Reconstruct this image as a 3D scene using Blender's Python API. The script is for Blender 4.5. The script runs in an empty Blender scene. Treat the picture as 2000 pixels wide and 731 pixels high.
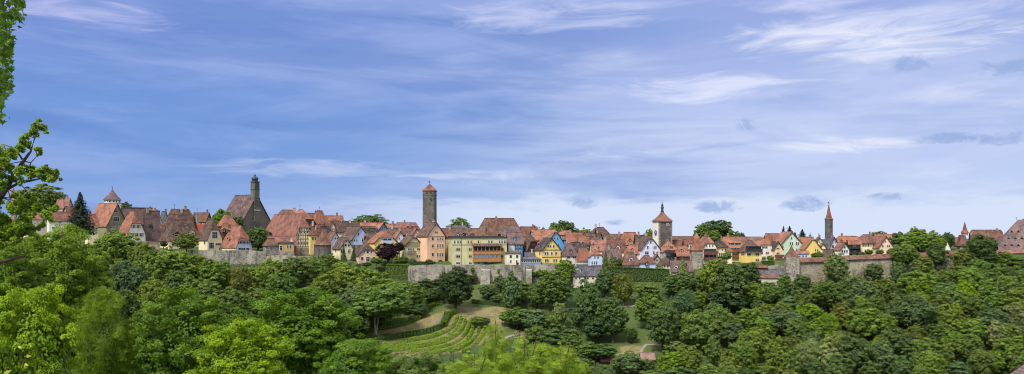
import bpy, math, random
import numpy as np
R=math.radians
random.seed(7)
F=1600.0; HZ=460.0; CX=1000.0
scene=bpy.context.scene
COL=scene.collection
# ------------------------------------------------------------------ helpers
def sx(px): return (px-CX)/F
def sz(py): return (HZ-py)/F
def at(px,py,Y): return (sx(px)*Y, Y, sz(py)*Y)
def smooth(t):
    t=np.clip(t,0,1); return t*t*(3-2*t)
XB=[-400,-250,-150,-115,-46,25,70,140,170,230,400]
ZB=[-10,-12,-13,-13.5,-20.5,-21,-19,-20.5,-19.5,-15,-14]
ZT=[-1,-6,-9,-10.5,-13,-14,-15.5,-12,-11,-8,-8]
def terr(x,Y):
    x=np.asarray(x,float); Y=np.asarray(Y,float)
    Ye=366-72*smooth((-70-x)/90)
    zb=np.interp(x,XB,ZB); zt=np.interp(x,XB,ZT)
    far=zb-0.05*np.clip(366-Y,0,None)-0.25*np.clip(Ye-Y,0,None)
    rate=0.05+0.07*smooth((-60-x)/100)
    pl=zt+rate*np.clip(Y-366,0,110)-0.012*np.clip(Y-600,0,None)
    k=smooth((Y-367)/13.0)
    far=far*(1-k)+pl*k
    near=-1.7-np.clip(Y,0,None)*(0.28-0.08*smooth((-x-8)/40))+0.03*np.clip(-Y,0,60)
    a=6.0
    m=np.maximum(near,far)+a*0.25*np.exp(-np.abs(near-far)/a)
    m=np.maximum(m,-57+0*m)
    m=m+0.35*np.sin(x*0.11+1.3)*np.sin(Y*0.09)+0.2*np.sin(x*0.31)*np.cos(Y*0.27)
    return m
def tz(x,Y): return float(terr(x,Y))
def G(px,py,Y0=200,Y1=420):
    """point of the ground seen at a place, going from near to far on the far slope"""
    Y=np.linspace(Y0,Y1,900)
    z=terr(sx(px)*Y,Y); d=sz(py)*Y-z
    i=np.where(d<=0)[0]
    y=Y[i[0]] if len(i) else Y1
    return (sx(px)*y,y,tz(sx(px)*y,y))

def link(o,parent=None):
    COL.objects.link(o)
    if parent is not None: o.parent=parent
    return o
def tag(o,label=None,cat=None,group=None,kind=None):
    if label: o['label']=label
    if cat: o['category']=cat
    if group: o['group']=group
    if kind: o['kind']=kind
    return o
def empty(name,loc,rz=0):
    o=bpy.data.objects.new(name,None); o.location=loc; o.rotation_euler=(0,0,rz); o.empty_display_size=1
    return link(o)

class MB:
    def __init__(s): s.v=[]; s.f=[]
    def add(s,vs,fs):
        n=len(s.v); s.v+= [tuple(map(float,v)) for v in vs]; s.f+=[tuple(n+i for i in f) for f in fs]
    def box(s,x0,x1,y0,y1,z0,z1):
        s.add([(x0,y0,z0),(x1,y0,z0),(x1,y1,z0),(x0,y1,z0),(x0,y0,z1),(x1,y0,z1),(x1,y1,z1),(x0,y1,z1)],
              [(0,3,2,1),(4,5,6,7),(0,1,5,4),(1,2,6,5),(2,3,7,6),(3,0,4,7)])
    def obox(s,o,u,v,w,a0,a1,b0,b1,c0,c1):
        """box in the frame o + a*u + b*v + c*w"""
        P=lambda a,b,c:tuple(o[i]+a*u[i]+b*v[i]+c*w[i] for i in range(3))
        s.add([P(a0,b0,c0),P(a1,b0,c0),P(a1,b1,c0),P(a0,b1,c0),P(a0,b0,c1),P(a1,b0,c1),P(a1,b1,c1),P(a0,b1,c1)],
              [(0,3,2,1),(4,5,6,7),(0,1,5,4),(1,2,6,5),(2,3,7,6),(3,0,4,7)])
    def slab(s,poly,t):
        """a polygon thickened upward by t"""
        n=len(poly)
        vs=list(poly)+[(p[0],p[1],p[2]+t) for p in poly]
        fs=[tuple(range(n))[::-1],tuple(range(n,2*n))]
        fs+=[(i,(i+1)%n,n+(i+1)%n,n+i) for i in range(n)]
        s.add(vs,fs)
    def prism(s,poly,axis,a0,a1):
        """2D polygon (u,z) extruded along x (axis 0) or y (axis 1)"""
        n=len(poly)
        def P(u,z,a): return (a,u,z) if axis==0 else (u,a,z)
        vs=[P(u,z,a0) for u,z in poly]+[P(u,z,a1) for u,z in poly]
        fs=[tuple(range(n)),tuple(range(n,2*n))[::-1]]+[(i,n+i,n+(i+1)%n,(i+1)%n) for i in range(n)]
        s.add(vs,fs)
    def lathe(s,prof,n=16,cx=0,cy=0,rot=0):
        """profile of (radius,z)"""
        b=len(s.v)
        for r,z in prof:
            for k in range(n):
                a=rot+2*math.pi*k/n; s.v.append((cx+r*math.cos(a),cy+r*math.sin(a),z))
        for j in range(len(prof)-1):
            for k in range(n):
                k2=(k+1)%n
                s.f.append((b+j*n+k,b+j*n+k2,b+(j+1)*n+k2,b+(j+1)*n+k))
        s.f.append(tuple(b+k for k in range(n))[::-1]); s.f.append(tuple(b+(len(prof)-1)*n+k for k in range(n)))
    def tube(s,pts,rad,n=7):
        b=len(s.v); m=len(pts)
        for i,p in enumerate(pts):
            a=np.array(pts[max(i-1,0)]); c=np.array(pts[min(i+1,m-1)])
            d=c-a; d=d/(np.linalg.norm(d)+1e-9)
            h=np.array([0,0,1.]) if abs(d[2])<.9 else np.array([1.,0,0])
            u=np.cross(d,h); u/=np.linalg.norm(u); v=np.cross(d,u)
            for k in range(n):
                t=2*math.pi*k/n
                q=np.array(p)+rad[i]*(math.cos(t)*u+math.sin(t)*v); s.v.append(tuple(q))
        for j in range(m-1):
            for k in range(n):
                k2=(k+1)%n; s.f.append((b+j*n+k,b+j*n+k2,b+(j+1)*n+k2,b+(j+1)*n+k))
        s.f.append(tuple(b+k for k in range(n))); s.f.append(tuple(b+(m-1)*n+k for k in range(n))[::-1])
    def mesh(s,name,mat,sm=False):
        me=bpy.data.meshes.new(name); me.from_pydata(s.v,[],s.f); me.update()
        import bmesh
        bm=bmesh.new(); bm.from_mesh(me); bmesh.ops.recalc_face_normals(bm,faces=bm.faces); bm.to_mesh(me); bm.free()
        if mat: me.materials.append(mat)
        if sm:
            for p in me.polygons: p.use_smooth=True
        return me
    def build(s,name,mat,parent=None,color=None,sm=False):
        o=bpy.data.objects.new(name,s.mesh(name,mat,sm))
        if color: o.color=(*color,1)
        return link(o,parent)

# ------------------------------------------------------------------ materials
class NT:
    def __init__(s,tree): s.t=tree; s.n=tree.nodes; s.l=tree.links
    def new(s,t,**k):
        n=s.n.new(t)
        for a,b in k.items(): setattr(n,a,b)
        return n
    def put(s,sock,v):
        if isinstance(v,bpy.types.NodeSocket): s.l.new(v,sock)
        elif v is not None: sock.default_value=v
    def math(s,op,a,b=None,c=None,clamp=False):
        n=s.new('ShaderNodeMath',operation=op,use_clamp=clamp); s.put(n.inputs[0],a); s.put(n.inputs[1],b)
        if c is not None: s.put(n.inputs[2],c)
        return n.outputs[0]
    def noise(s,vec,scale,detail=4,rough=.55,dist=0):
        n=s.new('ShaderNodeTexNoise'); s.put(n.inputs['Vector'],vec); n.inputs['Scale'].default_value=scale
        n.inputs['Detail'].default_value=detail; n.inputs['Roughness'].default_value=rough; n.inputs['Distortion'].default_value=dist
        return n.outputs['Fac']
    def ramp(s,v,a,b,lo=0.,hi=1.,kind='SMOOTHSTEP'):
        n=s.new('ShaderNodeMapRange',interpolation_type=kind); s.put(n.inputs[0],v)
        for i,q in enumerate((a,b,lo,hi)): s.put(n.inputs[1+i],q)
        return n.outputs[0]
    def mix(s,f,a,b,mode='MIX'):
        n=s.new('ShaderNodeMix',data_type='RGBA',blend_type=mode); s.put(n.inputs[0],f)
        for i,q in ((6,a),(7,b)):
            if isinstance(q,tuple) and len(q)==3: q=(*q,1)
            s.put(n.inputs[i],q)
        return n.outputs[2]
    def scalev(s,vec,v):
        n=s.new('ShaderNodeVectorMath',operation='MULTIPLY'); s.put(n.inputs[0],vec); s.put(n.inputs[1],v); return n.outputs[0]
    def addv(s,vec,v):
        n=s.new('ShaderNodeVectorMath',operation='ADD'); s.put(n.inputs[0],vec); s.put(n.inputs[1],v); return n.outputs[0]
def material(name):
    m=bpy.data.materials.new(name); m.use_nodes=True; t=NT(m.node_tree)
    b=m.node_tree.nodes['Principled BSDF']; b.inputs['Roughness'].default_value=.85
    b.inputs['Specular IOR Level'].default_value=.25
    return m,t,b
def objcoord(t,gen='Object'):
    c=t.new('ShaderNodeTexCoord').outputs[gen]; oi=t.new('ShaderNodeObjectInfo')
    r=t.math('MULTIPLY',oi.outputs['Random'],70.)
    cb=t.new('ShaderNodeCombineXYZ'); 
    for i in range(3): t.l.new(r,cb.inputs[i])
    return t.addv(c,cb.outputs[0]),oi,c
def bump(t,b,h,strength=.4,dist=.05):
    n=t.new('ShaderNodeBump'); n.inputs['Strength'].default_value=strength; n.inputs['Distance'].default_value=dist
    t.l.new(h,n.inputs['Height']); t.l.new(n.outputs[0],b.inputs['Normal'])
M={}
# roof tiles: object colour, weathered patches, courses
m,t,b=material('roof_tiles'); v,oi,c=objcoord(t)
n1=t.noise(v,.35,5,.65); n2=t.noise(v,2.2,4,.7); n3=t.noise(t.scalev(v,(1,1,.25)),1.1,3,.6)
col=t.mix(t.ramp(n1,.40,.62,0,.8),oi.outputs['Color'],t.mix(1.,oi.outputs['Color'],(.42,.48,.55),'MULTIPLY'))
col=t.mix(t.ramp(n3,.54,.68,0,.4),col,(.36,.24,.18))
hs=t.new('ShaderNodeHueSaturation'); t.l.new(col,hs.inputs['Color']); t.l.new(t.ramp(n2,.3,.7,.66,1.32,'LINEAR'),hs.inputs['Value'])
t.l.new(hs.outputs[0],b.inputs['Base Color'])
w=t.new('ShaderNodeTexWave',wave_type='BANDS',bands_direction='Z'); w.inputs['Scale'].default_value=1.3; w.inputs['Distortion'].default_value=.6; t.l.new(c,w.inputs['Vector'])
bump(t,b,t.math('ADD',w.outputs['Fac'],n2),.5,.08); M['roof']=m
# plaster with object colour and faint streaks
m,t,b=material('plaster'); v,oi,c=objcoord(t)
n1=t.noise(t.scalev(v,(1,1,.3)),.6,5,.65); n2=t.noise(v,.22,3,.5)
col=t.mix(t.ramp(n1,.5,.75,0,.35),oi.outputs['Color'],(.33,.29,.24),'MULTIPLY')
hs=t.new('ShaderNodeHueSaturation'); t.l.new(col,hs.inputs['Color']); t.l.new(t.ramp(n2,.3,.7,.88,1.06,'LINEAR'),hs.inputs['Value'])
t.l.new(hs.outputs[0],b.inputs['Base Color']); bump(t,b,n1,.15,.03); M['wall']=m
# rubble stone
def stone(name,tint,mossy):
    m,t,b=material(name); v,oi,c=objcoord(t)
    vo=t.new('ShaderNodeTexVoronoi'); vo.inputs['Scale'].default_value=1.0; t.l.new(t.scalev(v,(1.3,1.3,2.6)),vo.inputs['Vector'])
    sep=t.new('ShaderNodeSeparateColor'); t.l.new(vo.outputs['Color'],sep.inputs[0])
    n1=t.noise(v,.22,6,.7); n2=t.noise(t.scalev(v,(1,1,.2)),.5,5,.7)
    col=t.mix(t.ramp(sep.outputs[0],0,1,0,1,'LINEAR'),tuple(k*.55 for k in tint),tuple(min(1,k*1.35) for k in tint))
    lt_=(.50,.45,.36) if tint[0]>.2 else (.20,.18,.15)
    col=t.mix(t.ramp(n1,.46,.58,0,.75),col,lt_)
    col=t.mix(t.ramp(n2,.50,.66,0,.75),col,(.075,.07,.06))
    if mossy: col=t.mix(t.ramp(t.noise(v,.3,5,.7),.58,.7,0,.75),col,(.07,.09,.03))
    vd=t.new('ShaderNodeTexVoronoi',feature='DISTANCE_TO_EDGE'); t.l.new(t.scalev(v,(1.3,1.3,2.6)),vd.inputs['Vector'])
    e=t.ramp(vd.outputs['Distance'],0,.1)
    col=t.mix(e,t.mix(.5,col,(.06,.055,.05)),col)
    t.l.new(col,b.inputs['Base Color']); bump(t,b,e,.5,.08); return m
M['stone']=stone('rubble_stone',(.30,.275,.24),True)
M['towerstone']=stone('tower_stone',(.125,.11,.098),False)
M['warmstone']=stone('warm_stone',(.36,.30,.22),False)
def simple(name,col,rough=.8,obj=False,nz=(.7,1.2,3.)):
    m,t,b=material(name); v,oi,c=objcoord(t); n=t.noise(v,nz[2],4,.6)
    hs=t.new('ShaderNodeHueSaturation')
    if obj: t.l.new(oi.outputs['Color'],hs.inputs['Color'])
    else: hs.inputs['Color'].default_value=(*col,1)
    t.l.new(t.ramp(n,.3,.7,nz[0],nz[1],'LINEAR'),hs.inputs['Value']); t.l.new(hs.outputs[0],b.inputs['Base Color'])
    b.inputs['Roughness'].default_value=rough; return m
M['frame']=simple('window_frame',(.7,.69,.66),.6)
M['paint']=simple('painted_wood',None,.65,True)
M['timber']=simple('old_timber',(.055,.035,.025),.8)
M['metal']=simple('dark_metal',(.05,.055,.06),.5)
M['chim']=simple('chimney_brick',None,.9,True,(.6,1.25,2.))
M['bark']=simple('bark',(.085,.065,.05),.95,False,(.5,1.4,2.5))
M['path']=simple('gravel_path',(.24,.22,.19),.95)
m,t,b=material('window_glass'); b.inputs['Base Color'].default_value=(.025,.03,.04,1); b.inputs['Roughness'].default_value=.25; b.inputs['Specular IOR Level'].default_value=.35
v,oi,c=objcoord(t); cc=t.mix(t.ramp(oi.outputs['Random'],0,1,0,1,'LINEAR'),(.010,.012,.015),(.05,.065,.085)); t.l.new(cc,b.inputs['Base Color']); M['glass']=m
def leafmat(name,trans=.3,varh=.5):
    m=bpy.data.materials.new(name); m.use_nodes=True; t=NT(m.node_tree); m.node_tree.nodes.clear()
    oi=t.new('ShaderNodeObjectInfo'); at_=t.new('ShaderNodeAttribute',attribute_name='shade')
    hs=t.new('ShaderNodeHueSaturation'); t.l.new(oi.outputs['Color'],hs.inputs['Color'])
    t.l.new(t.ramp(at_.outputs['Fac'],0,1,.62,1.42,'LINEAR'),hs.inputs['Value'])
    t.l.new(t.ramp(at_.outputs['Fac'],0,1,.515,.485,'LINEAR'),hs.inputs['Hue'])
    col=hs.outputs[0]
    d=t.new('ShaderNodeBsdfPrincipled'); t.l.new(col,d.inputs['Base Color']); d.inputs['Roughness'].default_value=.55; d.inputs['Specular IOR Level'].default_value=.3
    tr=t.new('ShaderNodeBsdfTranslucent'); t.l.new(t.mix(1.,col,(1.25,1.15,.45),'MULTIPLY'),tr.inputs['Color'])
    mx=t.new('ShaderNodeMixShader'); mx.inputs[0].default_value=trans; t.l.new(d.outputs[0],mx.inputs[1]); t.l.new(tr.outputs[0],mx.inputs[2])
    o=t.new('ShaderNodeOutputMaterial'); t.l.new(mx.outputs[0],o.inputs[0]); return m
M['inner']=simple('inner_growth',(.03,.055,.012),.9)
M['leaf']=leafmat('leaves',.38); M['needle']=leafmat('needles',.1)
# ground
m,t,b=material('ground_grass'); c=t.new('ShaderNodeTexCoord').outputs['Object']
n1=t.noise(c,.06,6,.6); n2=t.noise(c,1.3,5,.7)
col=t.mix(t.ramp(n1,.4,.65,0,1),(.05,.085,.02),(.10,.125,.035))
a=t.new('ShaderNodeAttribute',attribute_name='dry')
n3=t.noise(c,.35,5,.65)
col=t.mix(t.math('MULTIPLY',a.outputs['Fac'],t.ramp(n3,.3,.6,.35,1.)),col,(.31,.23,.12))
col=t.mix(t.ramp(n2,.4,.75,0,.55),col,(.035,.045,.015))
t.l.new(col,b.inputs['Base Color']); bump(t,b,n2,.6,.2); M['ground']=m

# ------------------------------------------------------------------ leaves and crowns
rng=np.random.default_rng(11)
def unit(n,g=None):
    v=(g or rng).normal(size=(n,3)); return v/np.linalg.norm(v,axis=1,keepdims=True)
def leafmesh(name,c,nrm,size,shade,mat,aspect=.6,g=None,fold=.25):
    g=g or rng; N=len(c)
    nrm=nrm/(np.linalg.norm(nrm,axis=1,keepdims=True)+1e-9)
    r=unit(N,g); t=np.cross(nrm,r); t/=np.linalg.norm(t,axis=1,keepdims=True)+1e-9; b=np.cross(nrm,t)
    s=np.asarray(size).reshape(-1,1)*np.ones((N,1))*.5
    v=np.empty((N,4,3))
    v[:,0]=c-t*s-nrm*s*fold; v[:,1]=c+b*s*aspect; v[:,2]=c+t*s-nrm*s*fold; v[:,3]=c-b*s*aspect
    me=bpy.data.meshes.new(name); me.vertices.add(N*4); me.loops.add(N*4); me.polygons.add(N)
    me.vertices.foreach_set('co',v.reshape(-1).astype(np.float32))
    me.loops.foreach_set('vertex_index',np.arange(N*4,dtype=np.int32))
    me.polygons.foreach_set('loop_start',np.arange(0,N*4,4,dtype=np.int32))
    a=me.attributes.new('shade','FLOAT','FACE'); a.data.foreach_set('value',np.asarray(shade,dtype=np.float32))
    me.update(calc_edges=True); me.materials.append(mat); return me
def crown(name,seed,lobes=12,clumps=16,per=45,leaf=.085,lobe_r=.42,clump_r=.3,top=1.,taper=0.,mat='leaf',sp=1.,aspect=.62,droop=0.,up=.45,fill=2600,var=.3,jit=.12):
    """crown in unit space: radius 1, z -1..1"""
    g=np.random.default_rng(seed)
    L=[];k=0
    ga=math.pi*(3-math.sqrt(5))
    for i in range(lobes):
        zz=1-2*(i+.5)/lobes; rr=math.sqrt(1-zz*zz); a=i*ga+g.uniform(-.35,.35)
        w=1-lobe_r
        d=g.uniform(.98-jit*1.5,.98+jit)
        p=np.array([rr*math.cos(a)*w*d,rr*math.sin(a)*w*d,zz*w*d])
        tp=1-taper*(p[2]+1)/2; p[:2]*=tp
        if p[2]<0: p[2]*=.85
        L.append((p,lobe_r*g.uniform(.75,1.2)*(.6+.4*tp)))
    L.append((np.array([0,0,.0]),.5)); L.append((np.array([0,0,.45]),.4*(1-taper*.5)))
    C=[];N=[];S=[];H=[]
    for li,(p,r) in enumerate(L):
        d=unit(clumps,g); d[:,2]=d[:,2]*.9+.12
        cs=p+d*r*g.uniform(.7,1.,(clumps,1))
        for c_ in cs:
            inside=sum(1 for (q,rq) in L if np.linalg.norm(c_-q)<rq*.72)
            if inside and g.random()<.6: continue
            rc=r*clump_r*g.uniform(.75,1.35)
            n=int(per*g.uniform(.6,1.4)); e=unit(n,g)
            pos=c_+e*rc*(g.uniform(.25,1.,(n,1))**.6)*np.array([1.15,1.15,.62])
            out=(c_-p); out/=np.linalg.norm(out)+1e-9
            nn=e*.55+out*.55+np.array([0,0,up])+unit(n,g)*.55
            if droop: pos[:,2]-=droop*(np.linalg.norm(e[:,:2],axis=1)**2)*rc
            C.append(pos);N.append(nn)
            base=g.uniform(.5-var,.5+var)
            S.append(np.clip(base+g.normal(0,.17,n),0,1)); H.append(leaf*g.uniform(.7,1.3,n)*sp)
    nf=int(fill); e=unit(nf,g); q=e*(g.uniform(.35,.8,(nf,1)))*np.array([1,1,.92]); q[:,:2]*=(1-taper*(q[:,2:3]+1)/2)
    C.append(q); N.append(e+np.array([0,0,.5])+unit(nf,g)*.4); S.append(g.uniform(0,.3,nf)); H.append(np.full(nf,leaf*1.7))  # inner filler leaves coloured darker, painting shade into the crown gaps
    C=np.concatenate(C);N=np.concatenate(N);S=np.concatenate(S);H=np.concatenate(H)
    return leafmesh(name,C,N,H,S,M[mat],aspect,g)
def trunkmesh(seed,limbs=7,r=.045):
    """unit trunk: z 0..1 is ground..crown centre, radius relative to the crown radius"""
    g=random.Random(seed); mb=MB()
    pts=[(0,0,-.15)]; 
    x=y=0
    for k in range(1,7):
        x+=g.uniform(-.03,.03); y+=g.uniform(-.03,.03); pts.append((x,y,-.15+k*.24))
    rad=[r*2.6*(1-.13*i) for i in range(7)]; rad[0]*=1.3
    mb.tube(pts,rad,8)
    for i in range(limbs):
        a=i*2.4+g.uniform(-.3,.3); z0=g.uniform(.62,.95); L=g.uniform(.45,.75)
        p0=(pts[4][0],pts[4][1],z0); p1=(math.cos(a)*L*.4,math.sin(a)*L*.4,z0+.13); p2=(math.cos(a)*L,math.sin(a)*L,z0+g.uniform(.2,.45))
        mb.tube([p0,p1,p2],[r*1.1,r*.8,r*.25],6)
    return mb.mesh('trunk',M['bark'],True)
def conifer(name,seed,tiers=20,per=260,leaf=.15,width=1.):
    g=np.random.default_rng(seed);C=[];N=[];S=[];H=[]
    for i in range(tiers):
        f=i/(tiers-1); z=-1+2*f; rr=(1-f)**.8*1.0+.04
        nb=max(5,int(13*(1-f)+4))
        for k in range(nb):
            a=2*math.pi*(k+g.uniform(0,1))/nb; L=rr*g.uniform(.65,1.12)
            n=max(8,int(per*.12*(.4+rr)))
            u=g.uniform(.1,1,n); d=np.array([math.cos(a),math.sin(a),0])
            pos=d*(L*u)[:,None]+np.array([0,0,z])+np.stack([g.normal(0,.05*rr+.015,n),g.normal(0,.05*rr+.015,n),-.13*u*L*1.2+g.normal(0,.022,n)],1)
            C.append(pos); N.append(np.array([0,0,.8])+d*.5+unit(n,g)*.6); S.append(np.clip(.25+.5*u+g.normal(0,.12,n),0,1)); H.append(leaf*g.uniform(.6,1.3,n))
    return leafmesh(name,np.concatenate(C),np.concatenate(N),np.concatenate(H),np.concatenate(S),M['needle'],.4,g)
CR={}
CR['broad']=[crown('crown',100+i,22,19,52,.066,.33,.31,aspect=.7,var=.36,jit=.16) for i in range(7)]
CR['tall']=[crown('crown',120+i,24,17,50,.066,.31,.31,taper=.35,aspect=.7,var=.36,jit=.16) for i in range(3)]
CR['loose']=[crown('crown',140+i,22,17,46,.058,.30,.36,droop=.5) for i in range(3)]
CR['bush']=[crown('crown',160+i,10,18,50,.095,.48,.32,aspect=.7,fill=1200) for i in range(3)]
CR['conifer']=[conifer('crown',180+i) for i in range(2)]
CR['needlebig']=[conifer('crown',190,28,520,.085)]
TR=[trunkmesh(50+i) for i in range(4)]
PAL={'dark':(.098,.160,.042),'deep':(.056,.100,.028),'mid':(.140,.218,.042),'green':(.178,.265,.036),'bright':(.17,.27,.016),'fgreen':(.12,.22,.014),'oak':(.19,.30,.02),'vine':(.26,.42,.035),'lime':(.23,.36,.008),'olive':(.17,.20,.035),'blueg':(.130,.200,.072),'pale':(.23,.29,.10),'purple':(.028,.012,.018),'feather':(.27,.39,.030),'needle':(.020,.035,.014)}
COLN={'dark':'dark green','deep':'very dark green','mid':'mid green','green':'fresh green','bright':'bright green','lime':'yellow-green','vine':'vine green','oak':'oak green','fgreen':'fresh green','olive':'olive',
      'blueg':'blue-green','pale':'pale grey-green','purple':'dark purple','feather':'light feathery green','needle':'blackish green'}
TREES=[]
def tree(px,yt,wpx,Y,kind='broad',colr='mid',ybot=None,label=None,name=None,hr=None,group=None,mesh=None,cat=None,jit=True):
    if ybot is not None and 240<Y<366 and px>-100:
        y2=G(px,ybot+3,180,366)[1]
        if y2<365: Y=y2
    w=wpx*Y/F*1.12
    if Y>395 and ybot is not None: ybot+=16
    if ybot is None: 
        hr=hr or {'broad':.95,'tall':1.45,'loose':1.1,'bush':.7,'conifer':2.,'needlebig':1.6}[kind]; ybot=yt+wpx*hr
    x,_,zt_=at(px,yt,Y); zbm=sz(ybot)*Y
    g=tz(x,Y)
    hz=(zt_-zbm)/2; cz=(zt_+zbm)/2
    if 'bare' not in (label or '') and 240<Y<366 and kind in('broad','tall','loose') and not (label and 'orchard' in label) : zbm=min(zbm,g+.4); hz=(zt_-zbm)/2; cz=(zt_+zbm)/2
    if cz-hz<g-.6: # lift the crown's foot to the ground
        zbm=min(g-.4,zt_-2.0); hz=(zt_-zbm)/2; cz=(zt_+zbm)/2
    rt=empty(name or {'bush':'bush','conifer':'conifer_tree','needlebig':'conifer_tree'}.get(kind,'broadleaf_tree'),(x,Y,g))
    me=mesh or random.choice(CR[kind])
    c=bpy.data.objects.new('crown' if kind!='bush' else 'foliage',me); link(c,rt)
    s=1/1.0
    c.location=(0,0,cz-g); ax=random.uniform(.88,1.1) if not label else 1; c.scale=(w/2*ax,w/2*random.uniform(.88,1.1),hz); c.rotation_euler=(random.uniform(-.08,.08),random.uniform(-.08,.08),random.uniform(0,6.28))
    if not label and 240<Y<366 and kind in('broad','tall') and random.random()<.16: colr=random.choice(['pale','bright','green','green','blueg'])
    p=PAL[colr]; j=random.uniform(.86,1.16) if jit else 1; q=random.uniform(.92,1.10) if jit else 1
    if Y<150: j=random.uniform(.95,1.05); q=1.
    c.color=(p[0]*j*q,p[1]*j,p[2]*j,1)
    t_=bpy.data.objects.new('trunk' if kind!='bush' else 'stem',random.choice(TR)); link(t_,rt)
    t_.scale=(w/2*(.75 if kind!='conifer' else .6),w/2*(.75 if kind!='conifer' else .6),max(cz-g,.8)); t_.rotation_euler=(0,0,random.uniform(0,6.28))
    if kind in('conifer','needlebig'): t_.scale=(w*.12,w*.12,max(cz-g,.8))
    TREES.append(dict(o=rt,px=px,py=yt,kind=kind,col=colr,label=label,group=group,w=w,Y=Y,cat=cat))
    return rt
# ------------------------------------------------------------------ houses
RC={'or':(.345,.145,.095),'cap':(.25,.11,.075),'rd':(.30,.13,.10),'br':(.125,.078,.062),'bo':(.19,.095,.068),'pb':(.17,.11,.105),'dk':(.065,.05,.047),'sl':(.11,.11,.13),'pk':(.30,.19,.16)}
WC={'white':(.78,.77,.74),'cream':(.80,.71,.44),'pcream':(.82,.76,.60),'yellow':(.82,.60,.19),'salmon':(.82,.52,.35),'pink':(.78,.55,.43),'lblue':(.50,.60,.84),'lav':(.66,.68,.86),
    'blue':(.10,.36,.72),'dblue':(.035,.13,.26),'mint':(.50,.66,.52),'ygreen':(.57,.55,.32),'olive':(.25,.23,.14),'grey':(.36,.34,.31),'brown':(.12,.06,.045),'red':(.38,.10,.07),'black':(.03,.028,.03),'ochre':(.6,.42,.16),'purple':(.30,.25,.28)}
def bearing(px):
    a=sx(px); n=math.hypot(a,1); return np.array([a/n,1/n])
HOUSES=[]
def rayhit(px,Y0pt,d):
    """length along d from Y0pt (2D) where the view line of px is reached"""
    a=sx(px); den=d[0]-a*d[1]
    return (a*Y0pt[1]-Y0pt[0])/den if abs(den)>1e-6 else 999
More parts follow.
